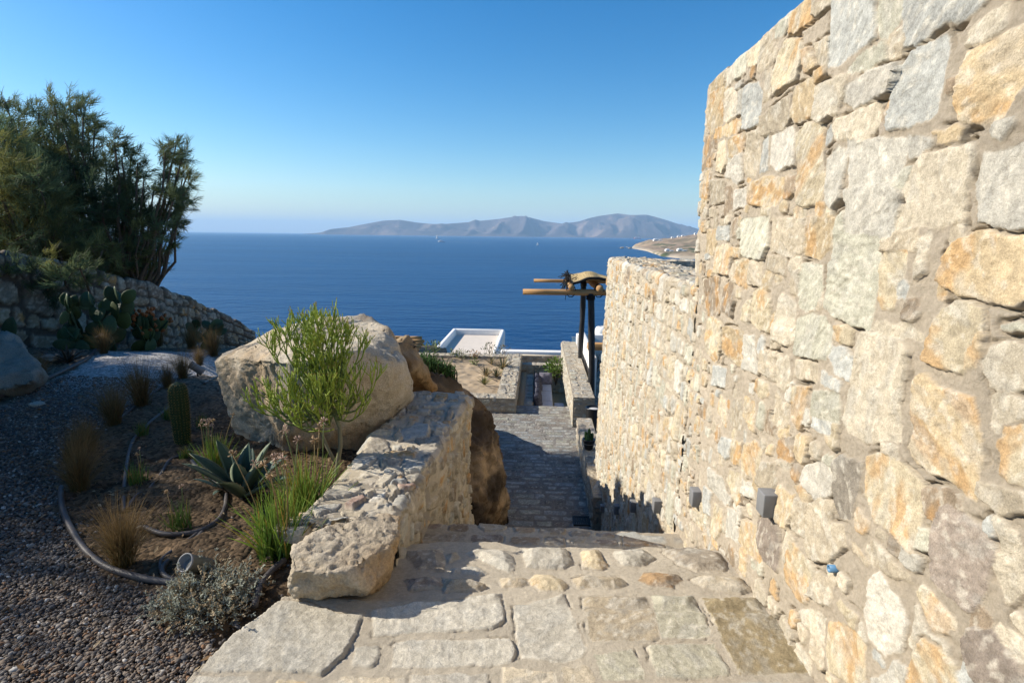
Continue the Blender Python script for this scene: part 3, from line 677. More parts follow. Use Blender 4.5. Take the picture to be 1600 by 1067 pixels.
B = parse("""o:70,165;75,60;125,65;125,120;105,175
b:120,100;130,45;175,45;175,105
y:115,260;120,140;170,130;185,160;180,280
o:185,190;190,145;245,150;240,190
e:245,180;240,20;260,0;370,0;370,140;340,200
t:375,160;385,0;545,10;540,160;480,190
o:545,170;560,0;680,10;680,140;610,195
y:210,310;215,210;260,195;280,235;265,340
t:275,320;285,210;340,220;345,325
t:365,240;370,190;450,195;450,280
c:470,250;475,210;525,190;525,250
t:470,355;475,265;520,260;520,360
e:520,420;530,230;625,220;620,330;595,440;550,440
e:640,430;655,290;690,140;740,95;905,65;905,180;890,300;855,540;790,510;680,470
t:920,150;925,80;1090,50;1085,140;1000,155
y:900,400;905,230;930,170;1020,170;1010,300;970,430;920,430
c:1075,280;1090,110;1135,60;1145,90;1110,250
b:970,370;990,310;1040,330;1020,390
n:1010,490;1040,400;1085,390;1105,440;1060,505
c:870,530;890,500;1050,510;1110,575;1010,585
o:1185,290;1220,180;1290,100;1400,80;1700,100;1700,350;1540,410;1430,390;1280,360
y:280,490;300,360;350,335;385,400;375,555;300,520
c:395,580;410,420;430,370;500,410;495,590;460,610
y:240,490;265,400;285,395;270,505
n:60,400;65,300;130,280;130,460;75,470
n:140,440;150,330;195,300;210,400;190,480
y:65,640;70,500;100,475;145,520;140,640;110,700
o:150,650;160,520;245,550;240,720
g:245,720;255,570;300,575;310,750
t:315,740;325,640;400,650;400,780
c:405,790;410,660;470,670;475,800;440,825
e:500,650;510,490;560,465;640,490;670,540;665,650;640,690
y:680,580;690,520;760,535;750,600
b:660,670;670,610;730,630;765,690;750,775;690,740
b:620,790;625,740;715,790;705,825;660,810
t:495,760;500,680;600,710;595,780
y:475,960;490,810;560,820;530,960;505,1010
e:570,940;590,840;700,840;715,900;710,980;620,960
c:725,960;770,750;840,560;1000,580;1045,640;1030,750;1005,900;1000,1067;820,1067;740,1010
y:1120,680;1140,580;1200,450;1270,400;1380,450;1390,520;1330,640;1310,740
c:1400,690;1420,630;1500,610;1700,620;1700,780;1540,820;1430,800
e:1480,520;1700,480;1700,550;1490,540
b:575,1000;580,960;680,990;670,1040;620,1030
y:125,930;140,850;170,880;175,1000
t:190,980;200,880;240,870;240,1040
o:250,960;255,860;300,890;305,1030
y:300,830;310,780;360,800;370,850;340,860
b:110,800;115,710;165,720;160,820
t:385,960;400,870;465,900;460,1000;420,1010
o:1063,1000;1078,780;1130,745;1262,845;1365,880;1383,1076;1397,1168;1347,1337;1261,1282;1076,1175;1040,1107""", 1080, 340, 3.075)
Cs = parse("""b:130,60;140,10;180,20;175,90;160,100
o:180,110;185,30;225,30;215,130
y:225,130;240,40;280,20;310,60;300,150;275,190
t:295,210;310,110;370,115;375,190;345,255
n:370,90;375,20;430,15;440,60;430,110
g:95,220;95,150;150,190;180,290;160,300
y:165,200;175,150;215,160;225,290;210,300
g:230,250;235,190;275,220;285,270
y:30,370;35,270;75,300;70,410
b:65,330;75,220;105,250;100,340
y:105,420;115,290;150,320;155,400;130,450
g:165,430;175,310;215,330;220,460
o:225,450;235,360;290,390;315,470;320,545;270,510
k:300,470;305,370;340,335;380,370;400,490;390,580;330,540
o:370,310;385,215;450,260;450,350;430,400;390,370
t:445,400;460,280;510,300;505,450
t:510,490;520,310;560,280;610,290;600,380;660,380;670,470;600,540;530,530
h:615,130;650,90;740,120;720,240;690,360;640,350;615,250
o:450,220;480,220;510,270;490,285
y:430,620;440,470;465,475;530,560;545,590;525,720;490,710
t:530,690;560,590;630,650;620,740
y:645,730;665,705;740,790;720,840
y:600,920;615,810;650,790;730,850;775,910;765,1067;700,1067;620,1000
w:760,760;780,620;820,590;900,700;950,810;920,920;850,950;790,880
y:745,250;760,90;820,80;900,130;985,210;985,300;955,500;880,420;790,360
k:1025,480;1060,310;1160,330;1290,440;1310,520;1260,640;1200,750;1110,690;1040,620
y:980,680;1000,640;1060,690;1140,800;1110,860;1040,830
y:970,940;1010,870;1080,910;1150,990;1180,1100;960,1100
k:1170,900;1200,830;1290,850;1400,960;1500,1100;1300,1100;1210,1000
y:1320,150;1320,50;1350,-30;1500,-60;1500,240;1350,180
g:810,1050;900,980;950,1000;950,1080;820,1080
c:530,830;500,760;570,760;600,790;590,900
w:480,190;500,130;560,110;605,150;600,250;540,270
t:1220,240;1240,200;1434,260;1480,350;1330,320
o:690,450;710,460;780,540;770,560;700,490
t:760,490;790,450;940,600;960,640;860,610;790,560
c:1310,590;1330,520;1340,350;1400,420;1440,640;1350,700""", 1080, 680, 2.758)
# tall wall: face x=1.07, y 0.4..3.97, turned round its far end
Y0, Z0 = .4, -.95
TALL = []
for c, P in A+B+Cs:
    Q = [onX(px, py, 1.065) for px, py in P]; Q = [(q[1]-Y0, q[2]-Z0) for q in Q]
    if max(q[0] for q in Q) < 3.62: TALL.append((Q, c))
ZT = 2.58
fil = auto_stones(-.1, -.1, 4.3, ZT-Z0+.25, .05, .20, 1.1, gap=.010, seed=21)
wall_root = strip_wall("stone_wall", [(1.07, Y0), (1.07, 3.97), (1.80, 3.99)], [(-.055, Z0), (-.012, .5), (0, .8), (0, ZT-.03), (.03, ZT), (.30, ZT+.01)], (.0052, .0050), TALL, 31, fillers=fil, warp=.0065, wl=.06, stain=.75, prot=(.003,.013), edge=(.002,.006), clear=.013, mort=.004, groove=1.1, grow=.010, flush=0, mortar=np.array((.47,.40,.305)),
    extra=[plain_box((1.10, -2.5, -.6), (1.78, 3.94, ZT-.03)), plain_box((1.066, -2.5, -.6), (1.2, .41, ZT-.01))])
tag(wall_root, "tall sunlit rubble stone wall filling the right side beside the steps", "stone wall")
# lower parapet wall that runs on beyond it, with a turned far end
ZL = 1.275
LST = auto_stones(-.2, -.2, 5.4, 5.2, .13, .36, .8, gap=.009, seed=22, mix="gctycteobygtnew")
pr = [(-.09, -2.75), (-.05, -.8), (0, .8), (0, ZL-.03), (.03, ZL), (.55, ZL), (.58, ZL-.03), (.58, ZL-.5)]
ex = [plain_box((1.12, 3.9, -2.75), (1.62, 8.88, ZL-.03)), plain_box((1.6, 8.36, -2.75), (6.5, 8.90, ZL-.02)), plain_box((1.6, 3.9, -2.75), (6.5, 8.4, ZL-.55), (.42,.38,.31))]
ex.append(face_patch((1.60, 8.36, ZL-.02), (1,0,0), (0,1,0), 4.9, .54, .02, 61, .12, .35, mix="gcteb"))
ex.append(face_patch((1.60, 8.35, ZL-.6), (1,0,0), (0,0,1), 4.9, .58, .025, 62, .12, .3, mix="htkbn"))
o = strip_wall("stone_wall", [(1.07, 3.86), (1.07, 8.90)], pr, (.013, .0085), LST, 33, warp=.012, wl=.08, prot=(.003,.020), edge=(.002,.007), ragged=.045, groove=1.1, grow=.005, flush=0, mortar=np.array((.46,.395,.30)), extra=ex)
tag(o, "lower rubble stone wall stepping down beyond the tall wall, with a broad flat top", "stone wall")

# ------------------------------------------------------------------ paved steps
T6 = parse("""g:270,445;495,435;600,447;640,470;740,500;855,495;830,550;800,620;745,720;650,800;560,795;300,785;40,790;150,640;235,530
g:905,485;1540,435;1555,530;1500,575;1200,592;910,605
g:815,670;930,662;935,720;910,760;805,765
g:20,820;270,820;290,870;0,870
y:420,838;570,838;590,880;400,880
c:690,860;760,822;1060,820;1072,880;690,885
w:1090,860;1100,805;1470,805;1485,880;1090,880
g:1370,190;1420,165;1560,172;1600,200;1618,285;1590,302;1480,250
g:1300,285;1420,270;1475,310;1430,325;1310,300
t:1255,350;1400,355;1475,390;1440,410;1260,415
h:1060,180;1250,165;1262,290;1130,295
k:1070,350;1240,345;1250,400;1090,410
t:1268,200;1320,182;1330,215;1280,240
t:1530,340;1655,338;1690,365;1640,392;1550,400
g:1012,650;1110,636;1590,628;1612,690;1585,755;1000,768""", 300, 800, 3.2)
T7 = parse("""g:70,440;310,415;350,460;360,510;410,640;400,690;280,715;110,700;90,600
t:405,440;700,430;775,595;720,610;450,610;420,540
e:735,425;935,425;1010,580;980,600;790,605;755,520
v:975,440;1240,440;1360,560;1550,760;1150,770;1050,560
e:460,680;640,650;690,770;690,800;500,800
e:710,640;1035,625;1110,780;850,795;770,790
c:305,740;420,735;455,790;450,815;315,815
c:20,750;265,765;290,840;20,860
b:1110,822;1180,805;1360,810;1400,850;1120,860
g:110,150;330,155;350,240;320,265;130,265
y:390,165;480,160;520,250;490,270;405,265
g:550,170;690,150;745,200;700,245;590,245;560,200
h:790,160;900,140;1060,170;1095,220;1090,270;950,275;860,230
y:130,350;180,310;270,315;325,370;310,400;200,395
t:350,330;400,310;580,320;620,360;560,380;380,380
n:670,330;700,290;860,300;875,330;830,380;740,375
c:915,330;960,310;1160,320;1220,390;1150,405;980,370""", 780, 800, 1600/520)
YN1 = 2.915
def step_z(X, Y):
    """top surface of the first two treads"""
    n2c = 3.44-.24*sstep(.2, 1.1, X)+.03*n2(X*3, X*0, 5)
    n1 = YN1+.035*f2(X*4.5, X*0, 3, 6)
    z = -.10*sstep(2.24, 2.30, Y)*.25-.075*np.clip((Y-2.30)/.62, 0, 1)
    z = np.where(Y > n1, -.27+.0*X, z); z = np.where(Y > n2c, -.62, z); return z
SX0, SY0 = -1.5, .2
xs = np.arange(0, 2.64, .0062); ys = np.arange(0, 3.42, .0058); U, V = np.meshgrid(xs, ys, indexing='ij')
def tread_plane(px, py):
    q = onZ(px, py, 0.006)
    if q[1] > 2.26: q = onZ(px, py, -.06)
    return (q[0]-SX0, q[1]-SY0)
TS = [([tread_plane(*p) for p in P], c) for c, P in T6+T7]
fil = [s for s in auto_stones(0, 0, 2.64, 1.70, .16, .45, 1.5, gap=.016, seed=24, mix="gceteg")]+auto_stones(0, 2.75, 2.64, 3.4, .12, .34, 1.5, gap=.014, seed=25, mix="htnkt")
h, C, Sx = stone_relief(U, V, TS, 41, fillers=fil, warp=.007, wl=.07, prot=(.001,.008), edge=(.002,.006), rough=.5, tone=(.95,.915,.86), mort=.0025, tilt=.008, clear=.06, groove=.35, mortar=np.array((.50,.435,.335)), stain=.5, grow=.006)
bump1 = sstep(2.28, 2.36, V+SY0)*sstep(YN1+.03, YN1-.02, V+SY0)
h = h+bump1*np.clip(-Sx, 0, .05)*.55
XX = U+SX0; YY = V+SY0
left = np.interp(YY, [0.0, 1.74, 2.0, 2.12, 2.26, 2.31, 2.9], [-1.36, -1.235, -1.215, -1.16, -1.115, -.95, -.85])+.012*f2(YY*6, YY*0, 3, 9)
Z = step_z(XX, YY)+h
Z = np.where(XX < left, np.where(XX < left-.02, -.20, Z-.05), Z)
Pq = np.stack([XX, YY, Z], -1)
steps_extra = []
for k in range(14):
    y0 = 3.40+.32*k; z1 = -.30-.18*(k+1)+.02
    pch = face_patch((-1.0, y0+.02, z1), (1,0,0), (0,1,0), 2.2, .34, .03, 300+k, .2, .45, rows=(.15,.2), mix="hgebt"); steps_extra.append(pch)
    steps_extra.append(plain_box((-1.0, y0+.0, z1-.4), (1.2, y0+.34, z1-.01), (.4,.34,.25)))
steps_extra.append(plain_box((-1.0, .3, -.8), (1.1, 2.86, -.15))); steps_extra.append(plain_box((-1.0, .3, -.9), (1.1, 3.15, -.33)))
Va = [Pq.reshape(-1,3)]; Fa = [grid_faces(*U.shape)]; Ca = [C.reshape(-1,4)]; k = len(Va[0])
for a_, b_, c_ in steps_extra: Va.append(a_); Fa.append(b_+k); Ca.append(c_); k += len(a_)
tag(make("paved_steps", np.concatenate(Va), np.concatenate(Fa), STONE, C=np.concatenate(Ca)), kind='structure')

# ------------------------------------------------------------------ low wall on the left of the steps
zt = .17
WT = parse("""w:1010,300;1170,300;1110,340;990,365
c:920,400;960,370;1180,355;1150,395;930,430
c:1130,460;1200,400;1270,400;1190,465
g:1310,370;1350,325;1470,330;1440,390;1330,395
c:820,540;870,480;1050,470;1050,500;950,530
p:945,595;1000,550;1060,535;1080,550;1000,605
w:1100,560;1140,530;1215,520;1200,560
w:750,620;800,580;930,570;880,610;790,640
g:1260,600;1280,540;1345,530;1360,560;1320,620
p:1285,470;1390,455;1400,480;1310,490
h:1080,265;1120,200;1210,205;1230,270
b:1310,150;1400,110;1480,130;1470,180;1330,200
h:1400,190;1540,180;1580,230;1440,230
t:1260,180;1300,130;1320,190;1280,210""", 300, 640, 4)
ax = np.array([-.685+.595+0, 0]);  # right edge runs from (-.70,2.72) to (-.595,4.95)
p0 = np.array([-.705, 2.62]); p1 = np.array([-.59, 4.92]); tdir = (p1-p0)/np.linalg.norm(p1-p0); Lw = np.linalg.norm(p1-p0)
# path runs from far to near so that "inward" (right of travel) points to -x
nin_ = np.array([(-tdir)[1], -(-tdir)[0]])
sts = []
prof = [(-.03, -2.4), (-.01, -.5), (0, zt-.025), (.025, zt), (.49, zt), (.52, zt-.03), (.53, -.3)]
zb = -2.4; cvv = np.concatenate([[0], np.cumsum(np.linalg.norm(np.diff(np.array(prof), axis=0), axis=1))])
for c, P in WT:
    Q = []
    for px, py in P:
        q = onZ(px, py, zt)[:2]; u = np.dot(q-p1, -tdir); off = np.dot(q-p1, nin_); Q.append((u, cvv[3]+off-.025))
    sts.append((Q, c))
fw = auto_stones(-.1, -.1, Lw+.2, cvv[-1]+.2, .09, .30, .9, gap=.013, seed=27, mix="tohnytcgob")
o = strip_wall("low_stone_wall", [tuple(p1), tuple(p0)], prof, (.0085, .0075), sts, 43, fillers=fw, warp=.012, wl=.08, prot=(.008,.026), edge=(.003,.010), clear=.03, wob=.028, grow=.006, mortar=np.array((.52,.455,.355)), groove=1.0, ragged=.02,
    extra=[(lambda V_, F_, C_: (np.stack([p1[0]-tdir[0]*V_[:,0]+nin_[0]*V_[:,1], p1[1]-tdir[1]*V_[:,0]+nin_[1]*V_[:,1], V_[:,2]], 1), F_, C_))(*plain_box((.02, .015, zb), (Lw-.01, .50, zt-.02)))])
tag(o, "low broad topped stone wall along the left of the steps, half in shade", "stone wall")
def atD(px, py, d): return EYE+ray(px, py)*d
def pts(L): return [atD(*p) for p in L]
WARM = ((.47,.40,.295),(.38,.305,.21),(.56,.50,.40)); DARK = ((.10,.075,.05),(.16,.105,.06),(.075,.06,.05)); GREY = ((.33,.30,.25),(.25,.22,.18),(.40,.37,.31)); TAN = ((.30,.22,.13),(.20,.13,.07),(.36,.28,.18))
rock("boulder", pts([(385,538,4.02),(430,556,3.93),(500,566,3.93),(560,552,4.02),(604,566,4.2),(380,575,4.0),
    (634,567,4.55),(632,602,4.5),(606,513,5.0),(612,640,4.45),
    (398,728,4.30),(460,735,4.28),(525,735,4.32),(590,668,4.42),
    (331,577,4.5),(337,553,4.65),(331,622,4.5),(348,655,4.4),(374,694,4.33),
    (368,523,4.55),(358,538,4.5),(405,517,5.0),(432,510,5.2),(520,493,5.5),(570,498,5.5)])+[(-2.5,5.2,-.25),(-1.15,5.3,-.3),(-2.4,4.3,-.2),(-1.2,4.4,-.2)],
    "huge pale beige boulder behind the pencil plant, lit on top and left", seed=3, size=.021, cuts=9, amp=.055, cols=WARM, iron=.35, smooth=1, fine=.009, wl=.5)
rock("boulder", pts([(449,868,2.46),(458,848,2.58),(520,815,2.72),(600,797,2.85),(627,803,2.85),(626,835,2.70),(592,880,2.47),(560,896,2.42),(500,896,2.40),(455,893,2.42),(450,922,2.50),(459,935,2.52),(530,938,2.50),(581,937,2.52),(600,926,2.58),(622,850,2.85)])+[(-1.05,2.62,-.1),(-.72,2.62,-.1)],
    "rough golden grey block ending the low wall beside the top step", seed=8, cuts=3, crack=.008, size=.0105, amp=.02, cols=((.42,.35,.255),(.36,.285,.19),(.48,.42,.33)), iron=.5, smooth=2, fine=.014, wl=.22)
rock("boulder", pts([(516,492,5.9),(545,480,6.0),(574,484,6.0),(600,505,5.8),(612,530,5.7),(520,520,5.7)])+[(-2.2,6.4,-.5),(-1.2,6.3,-.5),(-2.1,5.6,-.5),(-1.3,5.7,-.5)],
    "dark rounded boulder just peeking up behind the huge pale one", seed=13, size=.05, amp=.05, cols=GREY)
rock("boulder", pts([(604,512,5.3),(628,510,5.4),(640,521,5.4),(652,548,5.35),(656,562,5.3),(650,572,5.2),(636,577,5.1),(612,560,5.1),(604,535,5.15)])+[(-1.5,5.8,-.1),(-1.0,5.8,-.1)],
    "small tan boulder leaning on the right of the huge pale one", seed=17, size=.035, amp=.04, cols=TAN)
rock("rock_outcrop", pts([(637,578,5.6),(650,571,5.8),(677,578,6.0),(702,584,6.2),(724,600,6.4),(720,640,6.2),(690,640,5.9),(640,615,5.6)])+[(-1.6,6.6,-1.0),(-.8,6.7,-1.0),(-1.4,5.6,-.6)],
    "dark brown rock with orange facets at the head of the stair drop", "rock", seed=23, size=.04, amp=.05, cols=DARK, iron=.9, strata=.008, smooth=0, fine=.016)
rock("rock_outcrop", pts([(727,604,6.2),(748,607,6.3),(760,625,6.6),(778,650,6.9),(785,676,7.0),(783,705,7.0),(793,742,7.2),(786,768,7.3),(800,815,7.9),(720,640,5.9),(736,700,5.75),(738,760,5.75),(742,826,5.9)])+[(-1.7,7.2,-.35),(-1.6,8.3,-1.6),(-1.6,8.5,-2.75),(-.45,8.2,-2.75),(-1.3,5.7,-2.2)],
    "large layered brown rock face dropping to the path beyond the low wall", "rock", seed=29, size=.03, amp=.07, crack=.05, cuts=14, cols=((.075,.056,.042),(.29,.215,.14),(.05,.042,.036)), iron=.35, strata=.010, smooth=0, wl=.4, fine=.02)
rock("rock_outcrop", pts([(696,655,6.6),(728,608,7.6),(700,590,7.8)])+[(-2.4,7.0,-.7),(-1.35,8.6,-.78),(-1.3,10.6,-1.45),(-1.15,12.7,-2.62),(-2.8,12.5,-2.7),(-2.6,9.5,-1.2),(-2.2,8.0,-.9),(-1.1,7.8,-2.7),(-1.0,10.5,-2.7)], "grey brown rock hidden low behind the dark facets", "rock", seed=31, size=.09, amp=.08, cols=TAN)
rock("boulder", pts([(-30,520,6.4),(5,514,6.6),(30,528,6.3),(56,556,6.0),(66,580,5.8),(50,600,5.6),(0,612,5.5),(-40,600,5.7)])+[(-6.6,7.0,-.2),(-5.75,6.4,-.2)], "shadowed grey boulder at the left edge below the prickly pears", seed=37, size=.04, amp=.09, smooth=1, cols=((.22,.20,.17),(.17,.15,.12),(.28,.26,.22)), iron=.1)
for i, (px, py, s, lab) in enumerate([(78,563,.10,"small shadowed stone beside the coiled hose near the left boulder"),(60,245+390,.06,"dark flat stone lying by itself on the open gravel"),(460,838,.10,"fist sized pale stone mortared at the outer edge of the low wall")]):
    c = onZ(px, py, .06 if i == 2 else 0); g = np.random.default_rng(60+i)
    rock("loose_stone", [c+np.array((s*a*g.uniform(.7,1.2), s*b*g.uniform(.7,1.1), s*(z+.2)*.6)) for a in (-1,1) for b in (-1,1) for z in (-.3, 1)], lab, "stone", 60+i, size=.02, amp=.01, fine=.004, wl=.1, cols=GREY if i < 2 else WARM)

# garden wall on the far left, running downhill
TL = [(398,517,13.2),(340,487,12.1),(290,464,11),(235,444,10.1),(180,429,9.5),(100,411,8.9),(0,392,8.2),(-90,376,7.7),(-420,330,6.6)]
TP = [atD(*p) for p in TL]; gp = [(p[0], p[1]) for p in TP]; cuu = np.concatenate([[0], np.cumsum([np.hypot(gp[i+1][0]-gp[i][0], gp[i+1][1]-gp[i][1]) for i in range(len(gp)-1)])])
tz = [p[2] for p in TP]
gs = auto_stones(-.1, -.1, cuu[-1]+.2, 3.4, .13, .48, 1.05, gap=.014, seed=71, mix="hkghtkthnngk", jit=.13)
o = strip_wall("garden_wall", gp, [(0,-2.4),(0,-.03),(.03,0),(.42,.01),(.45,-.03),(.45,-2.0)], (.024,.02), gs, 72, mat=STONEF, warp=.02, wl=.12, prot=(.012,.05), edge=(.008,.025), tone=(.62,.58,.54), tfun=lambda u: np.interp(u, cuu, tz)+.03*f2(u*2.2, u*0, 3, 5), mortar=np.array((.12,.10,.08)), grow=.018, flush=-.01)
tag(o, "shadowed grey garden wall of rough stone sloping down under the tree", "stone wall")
# ------------------------------------------------------------------ cobbled path and lower courts
def pave(o, lx, ly, step, seed, rows, mix, smin=.16, smax=.44, **kw): return face_patch(o, (1,0,0), (0,1,0), lx, ly, step, seed, smin, smax, rows=rows, mix=mix, warp=.008, prot=(.003,.010), edge=(.004,.01), rough=.5, tilt=.008, tone=(.56,.58,.60), grow=.003, mortar=np.array((.24,.22,.195)), **kw)
PV = join([pave((-1.75,7.2,-2.6), 3.05, 5.95, .015, 401, (.13,.21), "hgebkbgb"), pave((-.55,13.15,-2.6), 1.5, .62, .02, 402, (.15,.22), "ghbe"), plain_box((-1.75,7.2,-3.6),(1.35,13.76,-2.62),(.33,.3,.25)),
   pave((.95,11.4,-2.61), 2.5, 8, .06, 403, (.3,.4), "gbh")])
tag(make("path", PV[0], PV[1], STONEF, C=PV[2]), kind='structure')
IRON = pmat("black_iron", (.012,.012,.013), .5, .4)
gx0, gy0 = onZ(896, 822, -2.6)[:2]; gx1, gy1 = onZ(922, 816, -2.6)[:2]
root = empty("drain_grate", (gx0, gy0, -2.59), "black slotted drain grate at the foot of the steps", "drain grate")
a = MB(); a.box((gx0, gy0, -2.6), (gx1, gy0+.03, -2.572)); a.box((gx0, gy0+.25, -2.6), (gx1, gy0+.28, -2.572)); a.box((gx0, gy0+.03, -2.6), (gx0+.02, gy0+.25, -2.572)); a.box((gx1-.02, gy0+.03, -2.6), (gx1, gy0+.25, -2.572)); a.build("frame", IRON, root, False)
a = MB()
for k in range(7): xx = gx0+.02+(gx1-gx0-.04)*(k+.5)/7; a.box((xx-.012, gy0+.03, -2.598), (xx+.012, gy0+.25, -2.576))
a.build("bars", IRON, root, False)
# low ledge at the foot of the tall wall
tag(box_wall("stone_ledge", (.86, 7.7, -2.75), (1.16, 11.35, -2.1), .014, 411, faces="lftk", mat=STONEF, mix="hgtkbh", warp=.012, prot=(.006,.02)), "low stone ledge along the foot of the right hand wall", "stone ledge")
# gate walls
tag(box_wall("gate_wall", (.83, 12.2, -2.75), (1.30, 18.95, -1.91), .0125, 421, faces="lfrt", smin=.12, smax=.32, mix="ghtecgb", warp=.012, prot=(.005,.02)), "long flat topped stone wall right of the gateway, pointing to the sea", "stone wall")
V1 = join([plain_box((-3.6,13.14,-2.75),(-.51,13.5,-2.26)), face_patch((-3.6,13.12,-2.75),(1,0,0),(0,0,1),3.12,.51,.012,431,.13,.3,mix="hgtebc"), face_patch((-3.6,13.12,-2.24),(1,0,0),(0,1,0),2.65,.42,.02,432,.12,.3,mix="gceth"),
   plain_box((-.92,13.5,-3.6),(-.51,18.3,-2.26)), face_patch((-.96,13.12,-2.24),(1,0,0),(0,1,0),.47,5.2,.014,433,.12,.3,mix="gceth"), face_patch((-.49,13.12,-3.5),(0,1,0),(0,0,1),5.2,1.26,.025,434,.1,.26,mix="toctg"),
   plain_box((-6,18.0,-3.2),(-.9,18.35,-2.30)), face_patch((-6,17.98,-2.27),(1,0,0),(0,1,0),5.1,.38,.03,435,.12,.3,mix="gcet"), face_patch((-6,17.98,-2.6),(1,0,0),(0,0,1),5.1,.33,.03,436,.12,.3,mix="gcet")])
tag(make("terrace_wall", V1[0], V1[1], STONEF, C=V1[2]), "low stone wall left of the gateway framing the sandy planting bed", "stone wall")
xs = np.arange(-6, -.9, .04); ys = np.arange(13.4, 18.05, .04); XX, YY = np.meshgrid(xs, ys, indexing='ij')
ZZ = -2.33+.03*f2(XX*2,YY*2,4,441)+.022*n2(XX*6,YY*6,442); C = np.array((.42,.315,.20))*(1+.12*f2(XX*4,YY*4,4,443))[...,None]
back_dark = sstep(16.2,17.6,YY+.3*n2(XX,YY,444))[...,None]; C = C*(1-.35*back_dark)  # sand colour darker towards the back of the bed
tag(make("sand_bed", np.stack([XX,YY,ZZ],-1).reshape(-1,3), grid_faces(*XX.shape), vmat("sand", fine=60, amount=.15, bump=.5, bscale=25, bdist=.02), C=C.reshape(-1,3)), kind='structure')
# sunken lounge
V2 = join([plain_box((-.5,13.6,-3.8),(1.0,18.4,-3.35),(.38,.31,.22)), plain_box((-.5,13.7,-3.4),(-.30,17.6,-2.66),(.46,.36,.23))]); tag(make("lounge_floor", V2[0], V2[1], STONEF, C=V2[2]), kind='structure')
def zc(px, py, Y): return atY(px, py, Y)
tag(box_wall("lounge_wall", (-.30, 14.0, -3.4), (-.08, 17.3, -2.66), .025, 451, faces="lrft", mix="ghbe", smin=.12, smax=.3), "narrow grey stone back of the sunken lounge bench", "stone wall")
zb1 = zc(860,571,17.75)[2]; zb2 = zc(860,556,19.0)[2]
V3 = join([plain_box((-.5,17.77,-3.4),(1.2,18.1,zb1-.02)), face_patch((-.5,17.75,-3.4),(1,0,0),(0,0,1),1.4,zb1+3.4,.022,461,.14,.32,mix="hgkbh"), face_patch((-.5,17.75,zb1),(1,0,0),(0,1,0),1.4,.38,.03,462,.14,.3,mix="gceg"),
    plain_box((-.52,18.98,-3.4),(1.2,19.3,zb2-.02)), face_patch((-.5,18.96,-3.4),(1,0,0),(0,0,1),1.7,zb2+3.4,.03,463,.12,.3,mix="hkbg"), plain_box((-.5,18.1,-3.4),(1.2,18.98,zb1-.28),(.10,.085,.07))])
tag(make("back_wall", V3[0], V3[1], STONEF, C=V3[2]), "stepped grey stone wall closing the sunken lounge at the back", "stone wall")
FAB = pmat("lounge_fabric", (.50,.53,.58), .9, .1, (.36,.39,.47), 30, .2, 300); FABD = pmat("dark_cushion_fabric", (.03,.03,.045), .9, .1, (.14,.14,.17), 16, .2, 300)
root = empty("outdoor_sofa", (.2, 15.6, -3.35), "built in lounge sofa with long pale grey seat pad below the gateway", "sofa")
a = MB(); a.rbox((-.07,14.2,-3.36),(.48,17.2,-3.02),.03); a.build("base", pmat("sofa_base", (.25,.22,.18)), root)
for k in range(3): a = MB(); y0 = 14.2+k*1.0; a.rbox((-.06,y0+.01,-3.02),(.47,y0+.99,-2.88),.045,seg=3); a.build("seat_pad", FAB, root)
def cushion(c, w, hgt, t, ry, rz, label, mat=FABD):
    n = 13; V = []; 
    for side in (1,-1):
        for i in range(n):
            for j in range(n):
                u = i/(n-1)*2-1; v = j/(n-1)*2-1; th = t*.5*((1-u**4)*(1-v**4))**.5
                pin = 1-.10*(1-abs(u))*abs(v)**3-.0; pi2 = 1-.10*(1-abs(v))*abs(u)**3
                V.append((side*th, u*w/2*pin, v*hgt/2*pi2))
    V = np.array(V); V[:,0] += .012*n2(V[:,1]*14, V[:,2]*14, int(abs(c[1])*10))*(np.abs(V[:,0]) > .005)
    Fq = np.concatenate([grid_faces(n,n), grid_faces(n,n,n*n)[:,::-1]])
    M = np.array(Matrix.Rotation(rz,3,'Z')@Matrix.Rotation(ry,3,'Y')); V = V@M.T+np.array(c)
    return tag(make("cushion", V, Fq, mat), label, "cushion", "dark cushions along the sofa back")
for k, (y, lab) in enumerate([(14.55,"dark patterned cushion nearest the steps on the lounge sofa"),(15.05,"second dark cushion from the steps along the sofa back"),(15.6,"dark cushion halfway along the sofa back"),(16.15,"fourth dark cushion from the steps along the sofa back"),(16.7,"dark cushion at the corner end of the sofa back")]):
    cushion((.05+.015*(k%2), y, -2.70), .52, .40, .17, R(-20+4*(k%3)), R(-6+5*(k%3)), lab)
cushion((.30, 17.02, -2.72), .40, .38, .16, R(-18), R(-86), "mauve grey cushion upright across the far end of the sofa", pmat("mauve_fabric", (.13,.12,.15), .9, .1, (.24,.23,.26), 12))
a = MB(); a.rbox((.52,14.4,-3.36),(.80,15.6,-3.05),.03); o = a.build("low_table", FAB); tag(o, "low pale fabric stool beside the lounge sofa", "footstool")
# white houses just below
PL = WHITE
z0 = -4.4; root = empty("white_house", (-3.5, 31, -9), "white plastered house below with flat roof and rounded parapet", "house")
a = MB(); a.rbox((-5.12,28.0,-9),(-1.95,34.2,z0),.10); a.build("wall", PL, root)
a = MB(); a.box((-4.85,27.99,z0-.02),(-2.25,33.95,z0+.012)); a.build("roof", pmat("roof_screed", (.66,.58,.49), .9, .1, (.60,.53,.45), 3, .2, 30), root, False)
a = MB(); t = .24; hp = .36
a.rbox((-5.14,28.0,z0-.3),(-5.14+t,34.2,z0+hp),.07,seg=3); a.rbox((-5.1,33.97,z0-.3),(-2.0,34.22,z0+hp-.004),.07,seg=3); a.rbox((-2.2,28.02,z0-.3),(-1.93,34.1,z0+hp-.008),.12,seg=3); a.build("parapet", PL, root)
a = MB(); a.box((-1.944,29.5,-6.6),(-1.925,30.4,-5.5)); a.build("window", GLASSD, root, False)
yb = 22.0; p0 = zc(786,556,yb); p1 = zc(884,556,yb); zt_ = zc(840,549,yb)[2]
